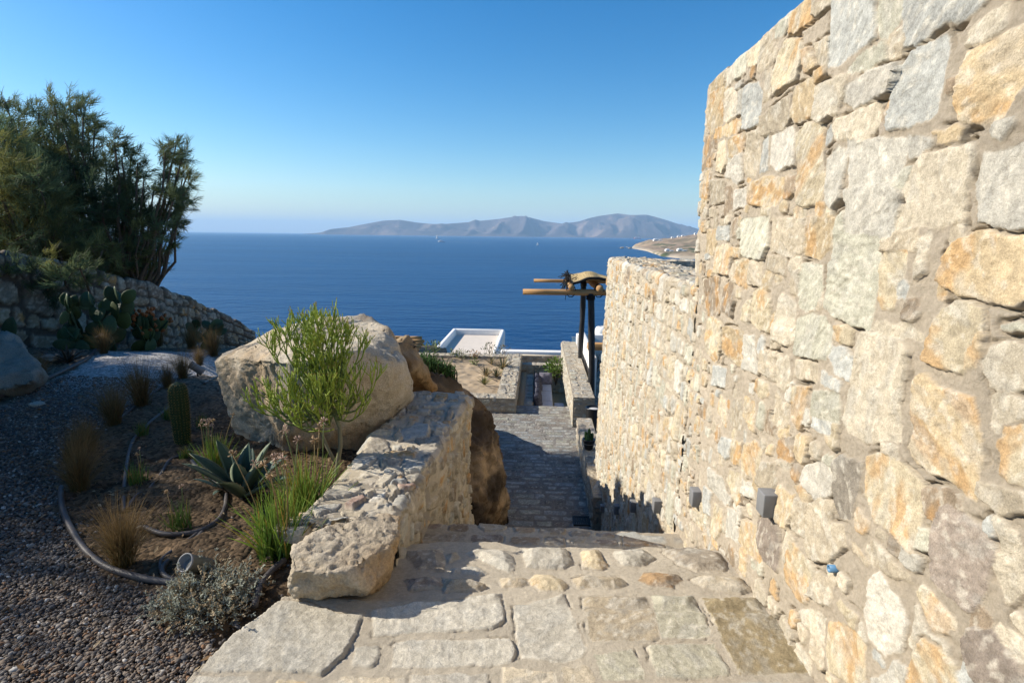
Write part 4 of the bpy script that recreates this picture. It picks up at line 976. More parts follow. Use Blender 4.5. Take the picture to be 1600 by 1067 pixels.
a = MB(); a.rbox((p0[0]-.1,yb,zt_-2.5),(p1[0]+2.2,yb+.35,zt_),.06,seg=3); o = a.build("white_wall", PL); tag(o, "low white plastered garden wall seen through the stone gateway", "wall")
c0 = zc(929,556,24); c1 = zc(953,512,24); rad = .33; cx_ = c0[0]+rad; root = empty("chimney", (cx_, 24.3, c0[2]-2), "round white plastered chimney with domed top beside the black posts", "chimney")
a = MB(); V, Fq = lathe([(rad,0),(rad,2+c1[2]-c0[2]-.22),(rad*.96,2+c1[2]-c0[2]-.12),(rad*.82,2+c1[2]-c0[2]-.03),(rad*.6,2+c1[2]-c0[2]),(rad*.45,2+c1[2]-c0[2]),(rad*.42,2+c1[2]-c0[2]-.15)], 28, (cx_,24.3,c0[2]-2)); a.add(V,Fq); a.build("stack", PL, root)
q0 = zc(893,548,23.2); q1 = zc(930,528,23.2)
m, nt_, b_ = new_mat("glass_panel"); b_.inputs["Base Color"].default_value = (.62,.78,.80,1); b_.inputs["Roughness"].default_value = .08; b_.inputs["Transmission Weight"].default_value = .35
root = empty("glass_balustrade", (q0[0], 23.2, q0[2]-.3), "pale blue glass balustrade panel behind the black posts", "balustrade")
a = MB(); a.box((q0[0],23.19,q0[2]-.35),(q1[0]+1.0,23.205,q1[2])); a.build("pane", m, root, False)
a = MB(); a.box((q0[0]-.02,23.17,q1[2]+.001),(q1[0]+1.02,23.225,q1[2]+.03)); a.box((q0[0]-.02,23.17,q0[2]-.38),(q1[0]+1.02,23.225,q0[2]-.352)); a.build("rail", ALU, root, False)
a = MB(); a.rbox((q0[0]-.3,23.0,q0[2]-4),(q1[0]+3,25.5,q0[2]-.36),.05); o = a.build("white_house", PL); tag(o, "white terrace block carrying the glass panel and the chimney", "house")
# pergola right of the path
LOG = pmat("peeled_log", (.50,.30,.135), .75, .2, (.38,.21,.085), 3, .3, 30, stretch=(.5,6,6)); LOGY = pmat("peeled_log_along", (.50,.30,.135), .75, .2, (.38,.21,.085), 3, .3, 30, stretch=(6,.5,6)); BLK = pmat("black_painted_post", (.014,.014,.016), .55, .35, (.022,.022,.024), 8)
MAT_ = pmat("woven_reed_mat", (.52,.40,.21), .9, .1, (.24,.17,.08), 3.2, .4, 20, stretch=(12,.6,.6)); MATE = pmat("black_cord", (.015,.013,.012), .8)
def log(P, r, n=10, seed=0):
    P = np.array(P, float); k = 9; t = np.linspace(0,1,k)[:,None]; Q = P[0]*(1-t)+P[1]*t; g = np.random.default_rng(seed)
    Q += np.cumsum(g.normal(0, r*.07, (k,3)), 0)*np.sin(t*3.14); a = MB(); a.tube(Q, r*(1+.07*g.normal(size=k)), n); return a
root = empty("pergola", (1.35, 14.5, -2.6), "rustic pergola of black posts and peeled logs with a reed mat", "pergola")
yF, yK = 13.6, 16.4
b0 = atY(817,456,yF); b1 = atY(960,458,yF); log([b0,(b1[0]+2.2,yF,b1[2])], .070, 12, 1).build("beam", LOG, root)
c0 = atY(834,438.5,yK); c1 = atY(900,440,yK); log([c0,(c1[0]+3.0,yK,c1[2])], .055, 12, 2).build("beam", LOG, root)
t0 = atY(923,460,yF); f0 = atY(925,600,yF); log([(f0[0]+.01,yF,-2.62),(t0[0],yF,t0[2]+.02)], .078, 12, 3).build("post", BLK, root)
t1 = atY(912,440,yK); f1 = atY(909,560,yK); log([(f1[0]-.05,yK,-2.62),(t1[0],yK,t1[2]+.02)], .078, 12, 4).build("post", BLK, root)
zr = b0[2]+.14
l0 = atY(893,449,yF-.25); l1 = atY(886,436,yK+.35); log([l0,l1], .075, 10, 5).build("rafter", LOGY, root)
m0 = atY(938,452,yF-.3); m1 = atY(918,436,yK+.3); log([m0,m1], .085, 10, 6).build("rafter", LOGY, root)
n0 = atY(968,452,yF-.3); log([n0,(n0[0]+.3,yK+.3,n0[2])], .075, 10, 7).build("rafter", LOGY, root)
us = np.linspace(0,1,44); vv = np.linspace(0,1,26); U_, V_ = np.meshgrid(us, vv, indexing='ij')
xl = l0[0]*(1-V_)+l1[0]*V_; XX = xl+(2.3)*U_; YY = (yF-.05)+(yK-yF+.1)*V_
ZZ = l0[2]+.11-(.02)*V_+.10*np.sin(U_*9.5-.9)*(.8-.35*V_)+.03*f2(U_*7,V_*3,3,7)+.06*np.sin(V_*6.28*1.2+1+U_*4)
top = np.stack([XX,YY,ZZ],-1).reshape(-1,3); bot = top-np.array((0,0,.03)); nU, nV = U_.shape
edge = [i*nV for i in range(nU)]; e2 = [i*nV+nV-1 for i in range(nU)]; Fq = [tuple(f) for f in grid_faces(nU,nV)]+[tuple(f[::-1]) for f in grid_faces(nU,nV,nU*nV)]
for e in (edge, e2): Fq += [(e[i],e[i+1],e[i+1]+nU*nV,e[i]+nU*nV) for i in range(len(e)-1)]
Fq += [(j,j+1,j+1+nU*nV,j+nU*nV) for j in range(nV-1)]
make("reed_mat", np.concatenate([top,bot]), Fq, MAT_, root)
a = MB()
for e in (edge,): a.tube(top[e]-np.array((0,.02,.03)), .035, 6)
a.tube(top[:nV]+np.array((.02,0,-.01)), .03, 6); g = np.random.default_rng(9)
for k in range(70): q = top[:nV][g.integers(nV)]; a.tube([q, q+np.array((-.05,.0,.05))+g.normal(0,.05,3), q+g.normal(0,.12,3)-np.array((.03,0,.08))], .009, 4)
a.build("edge_cord", MATE, root)
for q_, rr_ in ((t0, .10), (t1, .085)):
    for (px_, yy_) in ((q_[0], q_[1]),):
        a = MB()
        for k in range(5): a.tube([(px_+rr_*1.02*math.cos(j*.7), yy_+rr_*1.02*math.sin(j*.7), q_[2]-.03-.022*k+.004*math.sin(j*2)) for j in range(10)], .010, 5)
        a.build("lashing", MATE, root)
for q_ in (l0, m0):
    a = MB()
    for k in range(3): a.tube([(q_[0]+.11*math.sin(j*.7)+.0, yF-.04+.03*k, b0[2]+.05+.16*math.cos(j*.7)) for j in range(10)], .009, 5)
    a.build("lashing", MATE, root)
# squared timber of the terrace below, pots, white floor
tb0 = atY(918,541,14.6); a = MB(); a.rbox((tb0[0],14.5,tb0[2]-.09),(tb0[0]+2.6,14.72,tb0[2]+.09),.02); o = a.build("timber_beam", LOG); tag(o, "squared orange timber beam end poking out past the tall wall", "timber beam")
a = MB(); a.rbox((1.45,14.8,-2.62),(1.6,19.5,-1.55),.03); a.rbox((1.35,19.2,-2.6),(4.2,19.45,-1.7),.03); o = a.build("white_wall", PL); tag(o, "white plastered wall of the terrace behind the black posts", "wall")
POT = pmat("black_glazed_pot", (.012,.012,.014), .3, .5); PEB = pmat("white_pebbles", (.62,.60,.57), .7, .3, (.45,.43,.41), 60, .5, 60); SOILM = pmat("potting_soil", (.05,.035,.025))
def pot(c, r0, r1, h, label, top=PEB):
    root = empty("plant_pot", c, label, "plant pot"); a = MB(); V, Fq = lathe([(r0,0),(r0*1.05,.02),(r1,h-.03),(r1*1.06,h-.02),(r1*1.06,h),(r1*.92,h),(r1*.90,h-.06)], 28, c); a.add(V,Fq); a.build("pot", POT, root)
    a = MB(); V, Fq = lathe([(r1*.9,h-.08),(r1*.9,h-.045),(r1*.5,h-.03),(.01,h-.025)], 24, c); a.add(V,Fq); a.build("pebble_topping", top, root); return root
pb = onZ(933,655,-2.6); pot((1.24,11.72,-2.6), .13, .17, .62, "tall black pot topped with white pebbles beside the gate wall")
pot((.95,9.6,-2.1), .07, .11, .19, "small round black pot on the stone ledge")
# stacked pergola rods showing over the boulders
root = empty("rod_roof", (-3.6,20,-3.2), "ends of orange peeled rods showing past the tan boulder", "pergola")
for k, (x1, y, yy) in enumerate([(659,528,20.6),(663,533,20.3),(661,537.5,20.0),(658,541.5,19.7),(655,546,19.4)]):
    p = atY(x1,y,yy); log([(p[0]-2.5,yy,p[2]+.02),p], .062, 8, 20+k).build("rod", LOG, root)
a = MB(); 
for xx in (-4.5,-6): a.tube([(xx,20.0,-6),(xx,20.0,-2.2)], .07, 8)
a.build("post", BLK, root)
# wall lights and pipe end on the right wall
LAMP = pmat("grey_powder_coat", (.20,.20,.20), .55, .4, (.18,.18,.18), 40)
LENS = pmat("lamp_lens", (.35,.34,.31), .25, .5)
for k, (px, py, s, lab) in enumerate([(1200,785,1,"grey box wall light nearest the camera on the tall sunlit wall"),(1088,776,1,"sunlit grey wall light second from the camera on the right wall"),(1027,789,1,"third wall light down, first inside the pointed shadow"),(990,790,1,"fourth wall light down, in the middle of the pointed shadow"),(964,795,1,"fifth wall light down, at the narrow end of the pointed shadow"),(942,794,1,"lowest wall light, close above the ledge in shade")]):
    xw = 1.055 if k < 2 else 1.03-.012*(k-2)
    q = onX(px, py, xw-.03); x, y, z = q; root = empty("wall_light", (xw, y, z), lab, "wall light", "box lights along the right wall")
    a = MB(); a.rbox((xw-.065,y-.040,z-.052),(xw+.02,y+.040,z+.052),.004); a.build("housing", LAMP, root)
    a = MB(); a.box((xw-.058,y-.032,z-.056),(xw-.010,y+.032,z-.0525)); a.build("lens", LENS, root, False)
q = onX(1302,888,1.05); a = MB(); n = 18; V = []; Fq = []
prof = [(.0135,.02),(.0135,-.016),(.0095,-.016),(.0095,.02)]
for (r_r, o_) in prof: V += [(q[0]+o_, q[1]+r_r*math.cos(2*math.pi*j/n), q[2]+r_r*math.sin(2*math.pi*j/n)) for j in range(n)]
Fq = [(i*n+j,i*n+(j+1)%n,(i+1)*n+(j+1)%n,(i+1)*n+j) for i in range(3) for j in range(n)]; a.add(V,Fq)
tag(a.build("pipe_end", pmat("blue_plastic", (.10,.22,.36), .4)), "short blue plastic pipe end sticking out of the sunlit wall", "pipe")
# ------------------------------------------------------------------ plants
LEAF = vmat("plant_leaf", rough=.6, fine=60, amount=.15, bump=0, spec=.3, trans=.18)
NEEDLE = vmat("needle_foliage", rough=.7, fine=8, amount=.25, bump=0, spec=.2, trans=.4)
BARK = vmat("bark", rough=.95, fine=40, amount=.3, bump=.7, bscale=25, bdist=.02)
DRY = vmat("dry_grass", rough=.8, fine=40, amount=.15, bump=0, spec=.2, trans=.3)
def unit(v): v = np.asarray(v, float); return v/(np.linalg.norm(v)+1e-9)
# ---- tamarisk trees
def tamarisk(base, clumps, label, seed, dens=1.0, parent_label=None, group="tamarisk trees along the garden wall"):
    """clumps: (centre xyz, radius)"""
    g = np.random.default_rng(seed); base = np.asarray(base, float)
    root = empty("tamarisk_tree", base, label, "tree", group)
    tr = MB(); bark = (.12,.085,.06)
    cen = np.mean([c for c, r in clumps], 0); fork = base+np.array((.05*(cen[0]-base[0]), 0, .55))
    tr.tube([base-np.array((0,0,.3)), base+(fork-base)*.5+g.normal(0,.05,3), fork], [.17,.14,.12], 9, bark)
    V = []; Cc = []
    for c, r in clumps:
        c = np.asarray(c, float); n = 6; P = []
        st = fork if g.random() < .6 else base+np.array((g.normal(0,.15), g.normal(0,.1), .3))
        bow = g.uniform(.3,1.2)
        for i in range(n+1):
            t = i/n; p = st*(1-t)+c*t; p = p+np.array((0,0,-.22*math.sin(t*3.14)))*bow+g.normal(0,.035,3)*math.sin(t*3.14)*2; P.append(p)
        tr.tube(P, np.linspace(.042,.012,n+1), 6, bark)
        tone = g.uniform(.7,1.25); ol = g.random()**2
        k = int(34*dens*(r/.45)**2)+8
        for q in range(k):
            d = unit(g.normal(size=3)+np.array((.25,0,.35))); L = r*g.uniform(.55,1.15)
            s0 = P[-1-int(g.integers(0,2))]+g.normal(0,r*.30,3); pts_ = [s0]; dd = d.copy()
            for j in range(5): dd = unit(dd+g.normal(0,.16,3)+np.array((.06,0,.05))); pts_.append(pts_[-1]+dd*L/5)
            if q % 3 == 0: tr.tube(pts_[:5], np.linspace(.008,.003,5), 4, bark, False)
            pts_ = np.array(pts_); m_ = int(46*dens)
            t = g.random(m_)**.8*5; i0 = np.clip(t.astype(int),0,4); b = pts_[i0]+(pts_[i0+1]-pts_[i0])*(t-i0)[:,None]
            dirs = unit(dd)[None]*1.0+g.normal(0,.42,(m_,3))+np.array((.12,0,.1)); dirs /= np.linalg.norm(dirs,axis=1)[:,None]
            ln = g.uniform(.06,.20,m_)*min(1,r/.4+.3); sd_ = np.cross(dirs, g.normal(size=(m_,3))); sd_ /= np.linalg.norm(sd_,axis=1)[:,None]+1e-9; wd = g.uniform(.0028,.0060,m_)[:,None]
            b = b+g.normal(0,.02,(m_,3))
            V.append(np.stack([b-sd_*wd, b+sd_*wd, b+dirs*ln[:,None]+sd_*wd*.3, b+dirs*ln[:,None]-sd_*wd*.3],1))
            cc = (np.array((.095,.14,.075))*(1-ol)+np.array((.22,.21,.06))*ol)*tone*g.uniform(.75,1.25)
            Cc.append(np.tile(cc,(m_*4,1)))
    V = np.concatenate(V); k = len(V)
    tr.build("trunk", BARK, root)
    make("crown", V.reshape(-1,3), np.arange(k*4).reshape(k,4), NEEDLE, root, np.concatenate(Cc), smooth=False)
    return root
def clump_px(L, d0, seed):
    g = np.random.default_rng(seed); out = []
    for (x,y,r) in L:
        d = d0+g.uniform(-.9,.9); out.append((atD(x,y,d), r*d/F*1.0))
        if r > 34: d = d0+g.uniform(-1.2,1.2); out.append((atD(x+g.uniform(-.5,.5)*r,y+g.uniform(-.4,.5)*r,d), r*d/F*.9))
    return out
L1 = [(8,160,24),(20,185,28),(5,215,36),(40,230,36),(62,250,34),(20,270,46),(64,295,46),(15,320,50),(60,345,48),(20,375,48),(90,385,44),(-30,250,60),(-40,330,60),(95,330,30),(-25,190,40),(118,402,26),(60,400,36),(135,345,30),(110,372,34),(160,392,26),(30,402,34),(78,414,24),(122,412,22),(10,372,40),(50,392,34)]
L2 = [(60,180,22),(85,168,26),(118,165,24),(130,180,22),(80,205,34),(112,205,36),(138,215,24),(95,240,36),(130,245,32),(148,200,15),(143,265,22),(110,275,30),(85,280,30),(120,300,34),(90,320,28)]
L3 = [(178,222,22),(190,245,22),(165,250,20),(205,240,14),(215,255,16),(178,275,30),(205,270,26),(160,300,32),(190,305,34),(225,280,22),(150,335,38),(190,340,38),(222,330,30),(240,300,22),(258,238,20),(275,228,15),(268,255,24),(285,245,20),(295,268,16),(285,280,22),(262,285,24),(290,305,18),(270,315,24),(245,340,24),(285,325,16),(220,365,22),(250,365,16),(262,372,12),(278,348,14),(180,372,28),(205,388,18),(150,368,30),(232,392,15),(160,408,24),(135,398,28),(248,384,14),(188,402,20),(205,408,22),(225,400,18),(170,415,22),(190,424,16),(146,420,22),(215,385,22)]
tb = atD(110,440,10.2); tb[2] = -.4
tamarisk(tb, clump_px(L1,9.9,1)+[(atD(x,y,8.3),.2) for x,y in [(62,428),(28,424),(100,430),(5,432),(-20,428),(125,420),(80,412)]], "dark dense tamarisk tree at the left edge above the garden wall", 101)
tb = atD(150,445,10.8); tb[2] = -.6
tamarisk(tb, clump_px(L2,10.8,2), "tall olive tinged tamarisk crown in the middle of the tree mass", 102)
tb = atD(190,440,10.6); tb[2] = -.8
t3 = tamarisk(tb, clump_px(L3,10.5,3), "airy tamarisk leaning right over the sea beyond the garden wall", 103)
tb = atD(206,440,10.9); tb[2] = -1.0
tamarisk(tb, [(atD(x,y,10.9), r*10.9/F) for x,y,r in [(172,402,14),(180,390,12),(205,402,14),(192,412,12),(213,395,12),(215,412,10)]], "small yellow green young tamarisk catching light at the wall top", 104, dens=.8)
# the row goes on out of the picture to the left; it shades the garden
def row_clumps(c, h, seed, rx=1.7):
    g = np.random.default_rng(seed); out = []
    for k in range(34):
        a = g.uniform(0,6.28); rr = rx*math.sqrt(g.random()); t = g.random()
        out.append((np.array((c[0]+rr*math.cos(a)*(1-.35*t), c[1]+rr*math.sin(a)*(1-.35*t), c[2]+.7+(h-1.1)*t)), g.uniform(.5,.75)))
    return out
first = tamarisk((-8.8,6.0,-.1), row_clumps((-8.8,6.0,-.1), 3.95, 7, 1.1), "bushy tamarisk of the row standing left of the picture, beside the garden wall", 105, dens=1.0)
for k, (x, y, s, rz, lab) in enumerate([(-9.0,4.7,1.10,1.3,"second bushy tamarisk of the row left of the picture, beside the gravel"),(-9.0,3.4,1.10,2.9,"third bushy tamarisk of the row left of the picture, across from the agave"),(-9.0,2.1,1.07,4.4,"fourth bushy tamarisk of the row left of the picture, across from the silver shrub"),(-9.0,.8,1.07,.4,"fifth bushy tamarisk of the row left of the picture, level with the paving"),(-9.0,-.6,1.1,5.4,"sixth bushy tamarisk of the row left of the picture, level with the paving end"),
    (-10.5,5.4,1.18,5.2,"back row tamarisk left of the picture, behind the first two of the row"),(-10.5,4.1,1.2,.6,"back row tamarisk left of the picture, behind the second and third"),(-10.6,2.8,1.2,2.2,"back row tamarisk left of the picture, behind the third and fourth"),(-10.5,1.4,1.2,3.6,"back row tamarisk left of the picture, behind the fourth and fifth"),(-10.5,0,1.2,1.7,"back row tamarisk left of the picture, behind the fifth and sixth"),(-9.2,-2.0,1.15,2.6,"last tamarisk of the row left of the picture")]):
    c = copy_tree(first); c.location = (x,y,-.1); c.rotation_euler = (0,0,rz); c.scale = (s,s,s); c["label"] = lab

# ---- pencil plant against the boulder
def pencil_plant():
    g = np.random.default_rng(21); D = 3.72
    root = empty("pencil_cactus", atD(530,742,D), "green pencil cactus with thin upright stems before the boulder", "succulent")
    tr = MB(); st = MB(); brown = (.21,.19,.12)
    T = [atD(x,y,D+dz) for x,y,dz in [(526,760,.03),(527,728,.03),(532,695,.02),(531,668,0),(522,645,0),(512,615,.02),(508,585,.03),(505,555,.03)]]
    tr.tube(T, [.017,.016,.015,.014,.013,.012,.010,.008], 8, np.array([brown]*4+[(.17,.20,.08)]*4))
    T2 = [atD(527,728,D+.03), atD(512,700,D+.06), atD(500,670,D+.05), atD(494,640,D+.02)]; tr.tube(T2, [.012,.011,.009,.007], 7, brown)
    def twig(p, d, L, lev, r):
        n = 3; P = [p]; dd = unit(d)
        for i in range(n): dd = unit(dd+g.normal(0,.07,3)+np.array((0,0,.13))); P.append(P[-1]+dd*L/n)
        c = np.array((.30,.38,.06))*g.uniform(.75,1.25); c = c if lev else c*1.1+np.array((.03,.02,0))
        st.tube(P, np.linspace(r, r*.86, n+1), 5, tuple(c))
        if lev == 0: 
            if g.random() < .35: st.tube([P[-1], P[-1]+dd*.008], [.0035,.002], 4, (.33,.24,.05))
            return
        for k in range(2 if g.random() < .75 else 3):
            a = unit(dd+g.normal(0,.42,3)*np.array((1.1,.9,.5))+np.array((0,0,.10))); twig(P[-1] if k else P[-1-int(g.integers(0,2))], a, L*g.uniform(.75,1.05), lev-1, r*.86)
    def limb(start, target, lev=2, L=.105, n=5):
        P = []; 
        for i in range(n+1): t = i/n; P.append(start*(1-t)+target*t+np.array((0,0,-.05*math.sin(t*3.14)))+g.normal(0,.008,3))
        tr.tube(P, np.linspace(.0085,.0055,n+1), 6, (.16,.19,.07)); d = unit(P[-1]-P[-2])
        for k in range(3): twig(P[-1], unit(d+g.normal(0,.35,3)+np.array((0,-.05,.35))), L*g.uniform(.8,1.1), lev, .0044)
        for k in range(2): q = P[int(g.integers(2,n))]; twig(q, unit(d+g.normal(0,.6,3)+np.array((0,-.1,.4))), L*.9, lev-1, .005)
    tops = [(485,522),(503,520),(520,522),(447,540),(458,530),(470,524),(537,538),(552,555),(440,555),(498,540),(512,550),(478,550),(520,545),(495,560),(515,560),(530,545),(470,575),(485,590),(505,590),(525,585),(540,570),(535,600),(463,610),(500,615),(520,620)]
    for x,y in tops: limb(T[int(g.integers(4,7))], atD(x,y+16,D+g.uniform(-.13,.12)), 3, .070)
    for x,y in [(560,608),(578,604),(545,625),(560,640),(548,612),(533,640)]: limb(T[int(g.integers(3,6))], atD(x,y+8,D+g.uniform(-.12,.08)), 2, .08)
    for x,y in [(440,640),(455,648),(470,640),(430,628),(462,625),(480,655),(415,640),(490,640),(445,655),(475,662),(505,655)]: limb(T2[int(g.integers(1,4))] if g.random() < .5 else T[4], atD(x,y+6,D+g.uniform(-.15,.05)), 2, .08)
    tr.build("trunk", LEAF, root); st.build("stems", LEAF, root)
pencil_plant()

# ---- feathery grass
def stipa_mesh(seed, n=420, h=.42, fl=.55, wid=.0022, gold=.5):
    g = np.random.default_rng(seed); a = MB()
    for k in range(n):
        t = g.random(); an = g.uniform(0,6.28); sp = abs(g.normal(0,.30))+.04; d = np.array((math.cos(an)*sp, math.sin(an)*sp, 1)); L = h*g.uniform(.55,1.15)
        c0 = np.array((.075,.075,.028)) if g.random() > gold else np.array((.14,.09,.035)); c1 = np.array((.29,.19,.085))*g.uniform(.5,1.1)
        b = np.array((g.normal(0,.022), g.normal(0,.022), 0)); a.blade(b, unit(d), (g.normal(),g.normal(),.2), L, wid*g.uniform(.7,1.4), g.uniform(.2,1.4)*fl*2.6, 6, c0*g.uniform(.7,1.2), c1)
    return a
ROOTS = {}
def place(proto, base_loc, s, rz, label, group=None, tilt=(0,0)):
    c = proto if not proto.get("used") else copy_tree(proto)
    proto["used"] = 1
    c.location = [float(v) for v in base_loc]; c.rotation_euler = (tilt[0], tilt[1], rz); c.scale = (s,s,s); c["label"] = label
    return c
def gz(px, py):
    p = onZ(px, py, -.04)
    for _ in range(4): p = onZ(px, py, float(ground_z(p[0], p[1]))+.01)
    return p
protos = []
for i in range(3):
    o = stipa_mesh(200+i, [900,520,460][i], [.42,.40,.40][i], [.75,.45,.3][i], [.0019,.0026,.003][i], [.6,.5,.75][i]).build("grass_tuft", DRY); tag(o, "x", "ornamental grass", "feathery grass tufts in the garden"); protos.append(o)
TU = [(194,882,72,0,"big golden feather grass tuft inside the nearest hose loop",0),(123,768,58,0,"drooping feather grass tuft spilling over the start of the black hose",.15),(108,722,48,1,"straw coloured grass tuft leaning left over the gravel edge",-.5),(142,703,44,1,"dark upright grass tuft touching the straw coloured leaning one",.35),
 (179,664,53,1,"bushy brown grass tuft midway along the gravel edge",0),(222,634,55,2,"narrow upright dry grass tuft beside the thin hose on the gravel edge",0),(262,606,32,2,"short dry grass tuft just left of the column cactus top",0),(286,592,36,1,"spreading dry grass tuft left of the floodlight behind the cactus",0),
 (312,571,24,1,"low dry grass tuft between the far gravel and the pale boulder",0),(334,556,36,2,"tall dry grass clump against the left shoulder of the pale boulder",0),(299,545,32,2,"slim dry grass tuft in front of the rightmost prickly pear",0),(247,541,34,2,"slim dry tuft in front of the fruiting prickly pear",0),
 (198,539,24,2,"short dry tuft below the centre prickly pear, right one of a close pair",0),(184,537,24,2,"short dry tuft below the centre prickly pear, left one of a close pair",0),(163,552,30,1,"green grey grass tuft at the far corner of the gravel",0),(115,533,20,2,"small dry tuft under the largest prickly pear",0),(52,534,24,2,"small dry tuft in front of the left edge prickly pear",0),
 (63,592,28,0,"drooping grass tuft beyond the left hose, beside the dark spiky plant",0),(26,606,26,0,"drooping grass tuft nearest the left edge of the picture",0)]
for k,(px,py,hp,pi,lab,tl) in enumerate(TU):
    p = gz(px,py); d = np.linalg.norm(p-EYE); place(protos[pi], p, hp*d/F/.36, k*1.7, lab, tilt=(0,tl))
# ---- green clumps with flower stalks
def tulbaghia(seed, n, h, stalks, green=(.06,.13,.025), tip=(.11,.19,.035), wid=.006):
    g = np.random.default_rng(seed); a = MB()
    for k in range(n):
        an = g.uniform(0,6.28); sp = abs(g.normal(0,.38)); d = unit((math.cos(an)*sp, math.sin(an)*sp, 1)); yel = g.random() < .22
        c0 = np.array(green)*g.uniform(.6,1.2); c1 = (np.array((.42,.25,.05)) if yel else np.array(tip))*g.uniform(.7,1.2)
        a.blade((g.normal(0,.03),g.normal(0,.03),0), d, (g.normal(),g.normal(),.2), h*g.uniform(.5,1.1), wid*g.uniform(.7,1.3), g.uniform(.1,.7), 5, c0, c1)
    f = MB(); fl = []
    for k in range(stalks):
        an = g.uniform(0,6.28); sp = abs(g.normal(0,.16)); d = unit((math.cos(an)*sp, math.sin(an)*sp, 1)); L = h*g.uniform(1.15,1.6); b = np.array((g.normal(0,.03),g.normal(0,.03),0)); dry = g.random() < .45
        P = [b+d*L*t+np.array((.01*math.sin(t*3),0,0)) for t in (0,.35,.7,1)]; f.tube(P,[.0028,.0024,.002,.0018],5,(.28,.20,.09) if dry else (.13,.17,.06))
        um = MB(); fl.append(um)
        for q in range(11):
            e = unit(g.normal(size=3)+np.array((0,0,.5))); s0 = P[-1]; cc = (.40,.27,.15) if dry else (.44,.30,.22); 
            um.tube([s0, s0+e*.010, s0+e*.018], [.0008,.002,.0028], 5, tuple(np.array(cc)*g.uniform(.7,1.2)))
    return a, f, fl
def tul_thing(seed, n, h, stalks, green=(.06,.13,.025), tip=(.11,.19,.035), wid=.006):
    root = empty("society_garlic", (0,0,0), "x", "flowering plant", "grassy clumps of society garlic"); a, f, fl = tulbaghia(seed, n, h, stalks, green, tip, wid)
    a.build("leaves", LEAF, root, loc=(0,0,0)); 
    if stalks: f.build("stalk", LEAF, root, loc=(0,0,0)); [u_.build("flower", LEAF, root, loc=(0,0,0)) for u_ in fl]
    return root
p1_ = tul_thing(301, 260, .27, 9, (.10,.19,.03), (.24,.36,.055)); p2_ = tul_thing(302, 230, .27, 5, (.10,.19,.03), (.24,.36,.055)); p3_ = tul_thing(303, 90, .19, 2); p4_ = tul_thing(304, 90, .18, 0)
for px,py,hp,pr_,lab,rz in [(436,866,92,p1_,"sunlit green flowering clump nearest the rough block end of the low wall",0.3),(478,812,90,p2_,"sunlit green flowering clump behind the front one, against the low wall",2),(283,824,52,p3_,"dark green clump with dry base in the middle of the hose loops",1),(215,758,42,p3_,"dark green clump with a mauve flower beside the middle hose",2.2),
  (222,680,28,p4_,"small dark tuft on the middle hose, below the bushy brown grass",0),(263,655,29,p4_,"dark tuft left of the column cactus, on the thin hose",1.1),(316,668,28,p4_,"dark tuft in the shade between column cactus and pale boulder",2.1),(289,716,25,p4_,"dark tuft at the foot of the column cactus",3.1),(338,742,50,p1_,"shadowed flowering clump behind the big agave with tan seed heads",4)]:
    p = gz(px,py); d = np.linalg.norm(p-EYE); place(pr_, p, hp*d/F/.25, rz, lab)
# ---- agaves and aloes
def rosette(seed, n, L, w, green, edge, bend=.5, tilt=.75, thick=.25, spines=0):
    g = np.random.default_rng(seed); a = MB(); s_ = MB()
    for k in range(n):
        an = k*2.4+g.normal(0,.15); t = (k+.5)/n; el = tilt*(1-t)+1.45*t; el += g.normal(0,.08); LL = L*(.75+.35*g.random())*(1-.25*t)
        d = np.array((math.cos(an)*math.cos(el), math.sin(an)*math.cos(el), math.sin(el))); up = np.array((0,0,1.)); side = unit(np.cross(d,up)); p = np.array((d[0],d[1],0))*.02; dd = d.copy(); rings = []; cs = []; m = 9
        for i in range(m):
            s = i/(m-1); ww = w*(.55+1.3*s-.2*s*s)*(1-s**2.6)*.62+.0008; nrm = unit(np.cross(side,dd)); th = ww*thick*(1-.5*s)+.001
            rings.append([p-side*ww+nrm*ww*.32, p-side*ww*.5+nrm*.02*w, p+nrm*0, p+side*ww*.5+nrm*.02*w, p+side*ww+nrm*ww*.32, p+side*ww*.5-nrm*th, p-nrm*th*1.2, p-side*ww*.5-nrm*th])
            c = np.array(green)*(.85+.3*s)*g.uniform(.95,1.05); e = np.array(edge); cs += [e,c,c*1.05,c,e,c*.9,c*.9,c*.9]
            if spines and 0 < i < m-1:
                for sg in (-1,1): a.tube([p+side*ww*sg+nrm*ww*.32, p+side*(ww*sg*1.12)+nrm*ww*.34+dd*.006],[.0022,.0005],4,(.20,.12,.06))
            dd = unit(dd+np.array((0,0,-1))*bend*(.05+.22*s*s)); p = p+dd*LL/(m-1)
        V,Fq = loft(rings); a.add(V,Fq,np.array(cs))
        if spines: a.tube([p-dd*.01,p+dd*.022],[.003,.0006],5,(.13,.07,.04))
    return a, s_
def ros_thing(name, label, cat, loc, s, *args, spines=1, group=None, **k):
    root = empty(name, loc, label, cat, group); a, s_ = rosette(*args, spines=spines, **k); a.build("leaves", LEAF, root, loc=(0,0,0))
    if spines and s_.n: s_.build("spines", LEAF, root, loc=(0,0,0))
    root.scale = (s,s,s); return root
ag = (.045,.085,.062)
ros_thing("agave", "big blue green agave with toothed leaves in front of the boulder", "agave", gz(380,775), .84, 401, 13, .56, .105, ag, (.24,.27,.18), bend=.45, tilt=.55)
ros_thing("agave", "small narrow leaved agave at the left foot of the big one", "agave", gz(350,765), .5, 402, 18, .42, .05, (.10,.15,.12), (.2,.24,.17), tilt=.4)
r_ = ros_thing("agave", "striped agave below the fruiting prickly pear", "agave", gz(232,536), .9, 403, 16, .50, .05, (.13,.16,.09), (.3,.3,.17), spines=0)
